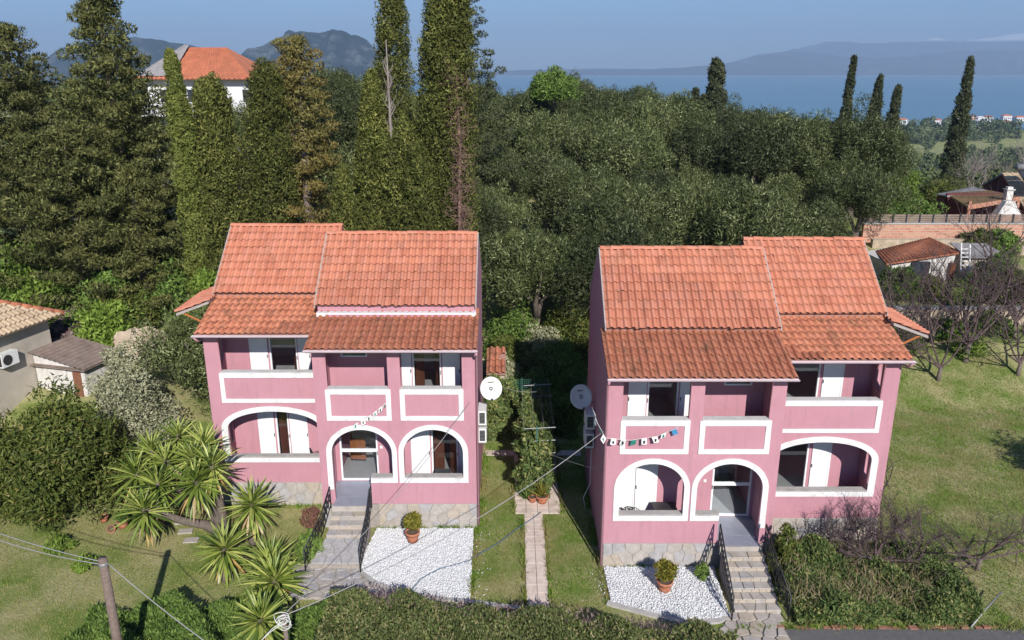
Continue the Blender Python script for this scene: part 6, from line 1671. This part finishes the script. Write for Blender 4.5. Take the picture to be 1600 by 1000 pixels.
# old shed
def q3(px_, py_, Y): return at(px_, py_, Y)
sf = empty('old_shed', (25, 51, hz(25, 50)), 'old whitewashed shed with a crooked red tiled roof', 'shed')
A, B = q3(1385, 412, 49.2), q3(1502, 394, 50.2); D = q3(1368, 392, 52.8); Cc = q3(1452, 371, 53.8)
gz = hz(25, 49) - .6
MB().hexa([(A.x + .4, 49.6, gz), (B.x - .2, 50.4, gz), (B.x - .6, 53.6, gz), (A.x + .2, 53, gz), (A.x + .4, 49.6, A.z - .1), (B.x - .2, 50.4, B.z - .1), (B.x - .6, 53.6, Cc.z - .12), (A.x + .2, 53, D.z - .12)]).build('wall', M['oldwhite'], sf)
rsf = MB().add([A, B, Cc, D, *[p - Vector((0, 0, .1)) for p in (A, B, Cc, D)]], [(0, 1, 2, 3), (7, 6, 5, 4), (0, 4, 5, 1), (1, 5, 6, 2), (2, 6, 7, 3), (3, 7, 4, 0)]).build('roof', M['rusttile'], sf)
roof_plane(rsf, A, B, Cc, D, M['rusttile'], .26, .40, 'tile_field', .05)['kind'] = 'stuff'
w0 = q3(1424, 414, 49.85); MB().box((w0.x, 49.55, w0.z - .65), (w0.x + 1.05, 49.78, w0.z + .25)).build('window', M['fardark'], sf)
w0 = q3(1484, 415, 50.2); MB().box((w0.x, 50.05, w0.z - 1.2), (w0.x + .3, 50.25, w0.z + .2)).build('door', M['wood'], sf)
MB().tube([(A.x + .2, 49.3, gz), (A.x + .2, 49.3, A.z)], .09, 7).build('post', M['bark'], sf)
gs = empty('grey_shed', (30.5, 51.5, hz(30, 51)), 'low shed with a grey sheet roof beside the white ladder', 'shed')
A, B, Cc, D = q3(1512, 402, 50.6), q3(1578, 402, 50.6), q3(1540, 380, 54.0), q3(1484, 379, 54.0)
MB().hexa([(A.x, 50.9, gz), (B.x - .2, 50.9, gz), (Cc.x, 53.8, gz), (D.x + .3, 53.8, gz), (A.x, 50.9, A.z - .08), (B.x - .2, 50.9, B.z - .08), (Cc.x, 53.8, Cc.z - .08), (D.x + .3, 53.8, D.z - .08)]).build('wall', M['beige'], gs)
MB().hexa([p - Vector((0, 0, .07)) for p in (A, B, Cc, D)] + [A, B, Cc, D]).build('roof', M['greyroof'], gs)
l0, l1 = q3(1508, 424, 49.6), q3(1508, 386, 50.3)
ld = empty('ladder', l0, 'white ladder leaning between the two sheds', 'ladder')
for s_ in (-.28, .28): MB().tube([l0 + Vector((s_, 0, 0)), l1 + Vector((s_, 0, .25))], .05, 6).build('rail', M['white'], ld)
for k in range(6): q = l0.lerp(l1, (k + .5) / 6); MB().tube([q - Vector((.28, 0, 0)), q + Vector((.28, 0, 0))], .04, 6).build('rung', M['white'], ld)
# retaining wall at the back of the plot
a, b = on(1400, 545, .8), at(1650, 535, 44.6)
zt = at(1500, 482, 44.6).z
rwall = MB().box((17.6, 44.4, -.3), (36, 44.8, zt)).build('garden_wall', M['earth']); own_origin(rwall, (26, 44.6, 0)); tag(rwall, 'rough beige retaining wall at the back of the grassy plot', 'wall')
MB().box((17.5, 44.34, zt + .002), (36.1, 44.86, zt + .1)).build('coping', M['greyroof'], rwall)
# maroon house with verandah, chimney, barbecue
mh = empty('maroon_house', (38.5, 66, hz(38, 64)), 'maroon house with mossy tiled verandah and pale gable roof', 'house')
gz = hz(38, 62) - 1
A, B = q3(1512, 322, 60.5), q3(1594, 308, 62.5); D = q3(1478, 302, 65.0); Cc = q3(1545, 298, 66.5)
MB().hexa([p - Vector((0, 0, .16)) for p in (A, B, Cc, D)] + [A, B, Cc, D]).build('verandah_roof', M['mossy'], mh)
roof_plane(mh, A, B, Cc, D, M['mossy'], .3, .42, 'tile_field', .05)['kind'] = 'stuff'
MB().hexa([A - Vector((0, .06, .28)), B - Vector((0, .06, .28)), B - Vector((0, .01, .28)), A - Vector((0, .01, .28)), A + Vector((0, -.06, .06)), B + Vector((0, -.06, .06)), B + Vector((0, -.01, .06)), A + Vector((0, -.01, .06))]).build('fascia', M['brickwall'], mh)
P2_, P1_ = q3(1480, 306, 63.8), q3(1462, 303, 69.0); P3_, P4_ = q3(1546, 298, 66.2), q3(1522, 291.5, 70.0)
MB().hexa([(P2_.x + .15, 63.9, gz), (P2_.x + 7, 64.6, gz), (P2_.x + 8, 70, gz), (P1_.x + .15, 69, gz), (P2_.x + .15, 63.9, P2_.z - .1), (P2_.x + 7, 64.6, P2_.z - .1), (P2_.x + 8, 70, P1_.z - .1), (P1_.x + .15, 69, P1_.z - .1)]).build('wall', M['maroon'], mh)
MB().hexa([p - Vector((0, 0, .1)) for p in (P2_, P3_, P4_, P1_)] + [P2_, P3_, P4_, P1_]).build('side_roof', M['greyroof'], mh)
ap_ = q3(1566, 270, 67.5); fr_ = q3(1601, 325, 63.0); bk_ = q3(1534, 288, 72.0)
MB().add([(fr_.x + .2, 63.2, gz), (ap_.x + .2, 67.5, gz), (bk_.x + .2, 72, gz), (bk_.x + .2, 72, bk_.z - .1), (ap_.x + .2, 67.5, ap_.z - .12), (fr_.x + .2, 63.2, fr_.z - .1), (fr_.x + .6, 63.2, gz), (ap_.x + .6, 67.5, gz), (bk_.x + .6, 72, gz), (bk_.x + .6, 72, bk_.z - .1), (ap_.x + .6, 67.5, ap_.z - .12), (fr_.x + .6, 63.2, fr_.z - .1)],
         [(0, 1, 4, 5), (1, 2, 3, 4), (11, 10, 7, 6), (10, 9, 8, 7), (0, 5, 11, 6), (5, 4, 10, 11), (4, 3, 9, 10), (3, 2, 8, 9)]).build('gable_wall', M['maroon'], mh)
E_ = Vector((10, 0, 0)); Ar, Br, Cr, Dr = fr_, fr_ + E_, ap_ + E_, ap_
MB().hexa([p - Vector((0, 0, .15)) for p in (Ar, Br, Cr, Dr)] + [Ar, Br, Cr, Dr]).build('main_roof', M['paletile'], mh)
roof_plane(mh, Ar, Br, Cr, Dr, M['paletile'], .5, .5, 'tile_field', .06)['kind'] = 'stuff'
Al, Bl = bk_, bk_ + E_
MB().hexa([p - Vector((0, 0, .15)) for p in (Dr, Cr, Bl, Al)] + [Dr, Cr, Bl, Al]).build('back_roof', M['greyroof'], mh)
MB().box((fr_.x + .3, 63.4, gz), (fr_.x + 10, 63.7, fr_.z - .1)).build('wall', M['brickwall'], mh)
for px_, Y in ((1515, 60.8), (1556, 61.6), (1590, 62.4)):
    q = q3(px_, 325, Y); MB().box((q.x - .1, Y, gz), (q.x + .1, Y + .2, q.z + .5)).build('post', M['brickwall'], mh)
MB().box((A.x + .3, 64.2, gz), (B.x + .5, 64.4, A.z + .4)).build('wall', M['maroon'], mh)
bq = q3(1574, 340, 60.3)
bb = empty('barbecue', (bq.x, 60.3, bq.z - 1), 'white hooded brick barbecue under the verandah roof', 'barbecue')
MB().box((bq.x - .95, 60.1, gz), (bq.x + .95, 60.9, bq.z + .2)).build('base', M['brickwall'], bb)
MB().add([(bq.x - .9, 60.1, bq.z + .2), (bq.x + .9, 60.1, bq.z + .2), (bq.x + .9, 60.9, bq.z + .2), (bq.x - .9, 60.9, bq.z + .2), (bq.x - .3, 60.3, bq.z + 1.25), (bq.x + .35, 60.3, bq.z + 1.25), (bq.x + .35, 60.8, bq.z + 1.25), (bq.x - .3, 60.8, bq.z + 1.25)], [(0, 1, 5, 4), (1, 2, 6, 5), (2, 3, 7, 6), (3, 0, 4, 7), (4, 5, 6, 7)]).build('hood', M['oldwhite'], bb)
ch = q3(1576, 302, 61.5)
ck = MB().box((ch.x - .24, 61.3, bq.z + 1.2), (ch.x + .24, 61.75, ch.z + .25)).box((ch.x - .32, 61.2, ch.z + .27), (ch.x + .32, 61.85, ch.z + .33)).box((ch.x - .2, 61.35, ch.z + .34), (ch.x + .2, 61.7, ch.z + .5)).build('chimney', M['oldwhite'], bb)
sw = q3(1590, 264, 65)
shp = empty('solar_heater', sw, 'solar water heater on the pale gable roof', 'solar heater')
MB().tube([sw + Vector((-.1, 0, .15)), sw + Vector((1.8, 0, .15))], .28, 12).build('tank', M['steel'], shp, True)
MB().hexa([sw + Vector((0, -1.9, -1.35)), sw + Vector((1.8, -1.9, -1.35)), sw + Vector((1.8, -.1, -.2)), sw + Vector((0, -.1, -.2)), sw + Vector((0, -1.95, -1.27)), sw + Vector((1.8, -1.95, -1.27)), sw + Vector((1.8, -.15, -.12)), sw + Vector((0, -.15, -.12))]).build('collector', M['fardark'], shp)
# bushes in front of the sheds and round the maroon house
for k, (px_, py_, Y, r, hgt, cm, lab) in enumerate(((1410, 452, 48.0, 1.3, 2.2, 'midgreen', 'dark leafy bush in front of the old tiled shed'), (1450, 460, 47.5, 1.0, 1.6, 'leafy', 'bush to the right of the old shed window'), (1550, 440, 48.0, 1.6, 2.2, 'midgreen', 'dark bush before the grey roofed shed'), (1500, 470, 46.8, 1.2, 1.4, 'bright', 'green weeds at the foot of the white ladder'),
        (1560, 385, 56.0, 1.6, 1.6, 'midgreen', 'dark bush hanging over the brick wall'), (1530, 380, 56.0, 1.2, 1.3, 'leafy', 'leafy bush hanging over the brick wall beside the dark one'), (1430, 335, 63, 2.6, 2.2, 'midgreen', 'dark hedge bush behind the board fence'), (1390, 340, 62, 2.6, 2.2, 'midgreen', 'dark hedge bush at the fence end by the grove'), (1418, 275, 76, 2.0, 3.5, 'bright', 'yellow-green bush at the edge of the grove'), (1470, 270, 78, 2.0, 3.5, 'leafy', 'yellowish bush in front of the pale bare trees'), (1590, 460, 46.5, 1.6, 2.0, 'leafy', 'bush at the right edge before the grey shed'))):
    c = at(px_, py_, Y); bush('neighbour_bush', c.x, Y, r, r, hgt, 230 + k, lab, cm, n=40, per=130, L=.24, W=.12, dz=max(-.4, c.z - hz(c.x, Y) - hgt * .3) if Y < 60 else -.2)
for k in range(9):
    x = 42 + k * 3.4; y = 80 + (k % 4) * 3
    i = k % 5; plant('olive_tree', OL[i], OT[i % 3], (x, y, hz(x, y) - .8), 'dark round tree behind the maroon house', 'tree', 'trees behind the maroon house', M['olive'], None, rg.uniform(.5, .68), k)

# white village by the sea
rr = random.Random(31)
for k in range(16):
    px_ = rr.uniform(1500, 1600) if k > 3 else rr.uniform(1400, 1500); Y = rr.uniform(1130, 1230); c = at(px_, 190, Y); z = hz(c.x, Y)
    v = empty('village_house', (c.x, Y, z), 'tiny white house of the distant village by the sea', 'house', 'white houses of the seaside village'); w, d, hgt = rr.uniform(7, 16), rr.uniform(7, 12), rr.uniform(5, 9)
    MB().box((c.x - w / 2, Y, z - 3), (c.x + w / 2, Y + d, z + hgt)).build('wall', M['farwhite'], v)
    MB().add([(c.x - w / 2 - .5, Y - .5, z + hgt), (c.x + w / 2 + .5, Y - .5, z + hgt), (c.x + w / 2 + .5, Y + d + .5, z + hgt), (c.x - w / 2 - .5, Y + d + .5, z + hgt), (c.x - w / 4, Y + d / 2, z + hgt + 2), (c.x + w / 4, Y + d / 2, z + hgt + 2)], [(0, 1, 5, 4), (1, 2, 5), (2, 3, 4, 5), (3, 0, 4), (3, 2, 1, 0)]).build('roof', M['fartile' if k % 3 else 'farwhite'], v)
    for j in range(int(w / 3)): MB().box((c.x - w / 2 + 1 + j * 3, Y - .1, z + hgt * .45), (c.x - w / 2 + 2.2 + j * 3, Y - .02, z + hgt * .7)).build('window', M['fardark'], v)

# ------------------------------------------------------------------ the air between here and the far coast
hm = bpy.data.materials.new('haze'); hm.use_nodes = True; nt = hm.node_tree; nt.nodes.clear()
ho = nt.nodes.new('ShaderNodeOutputMaterial'); hv = nt.nodes.new('ShaderNodeVolumePrincipled')
hv.inputs['Color'].default_value = (.50, .70, 1.0, 1); hv.inputs['Density'].default_value = 1.05e-4; hv.inputs['Anisotropy'].default_value = 0.0
nt.links.new(hv.outputs[0], ho.inputs['Volume'])
hzb = MB().box((-15000, -300, -175), (15500, 22000, 1050)).build('haze', hm); tag(hzb, 'pale blue haze over the sea and the far coast', 'haze', kind='stuff')
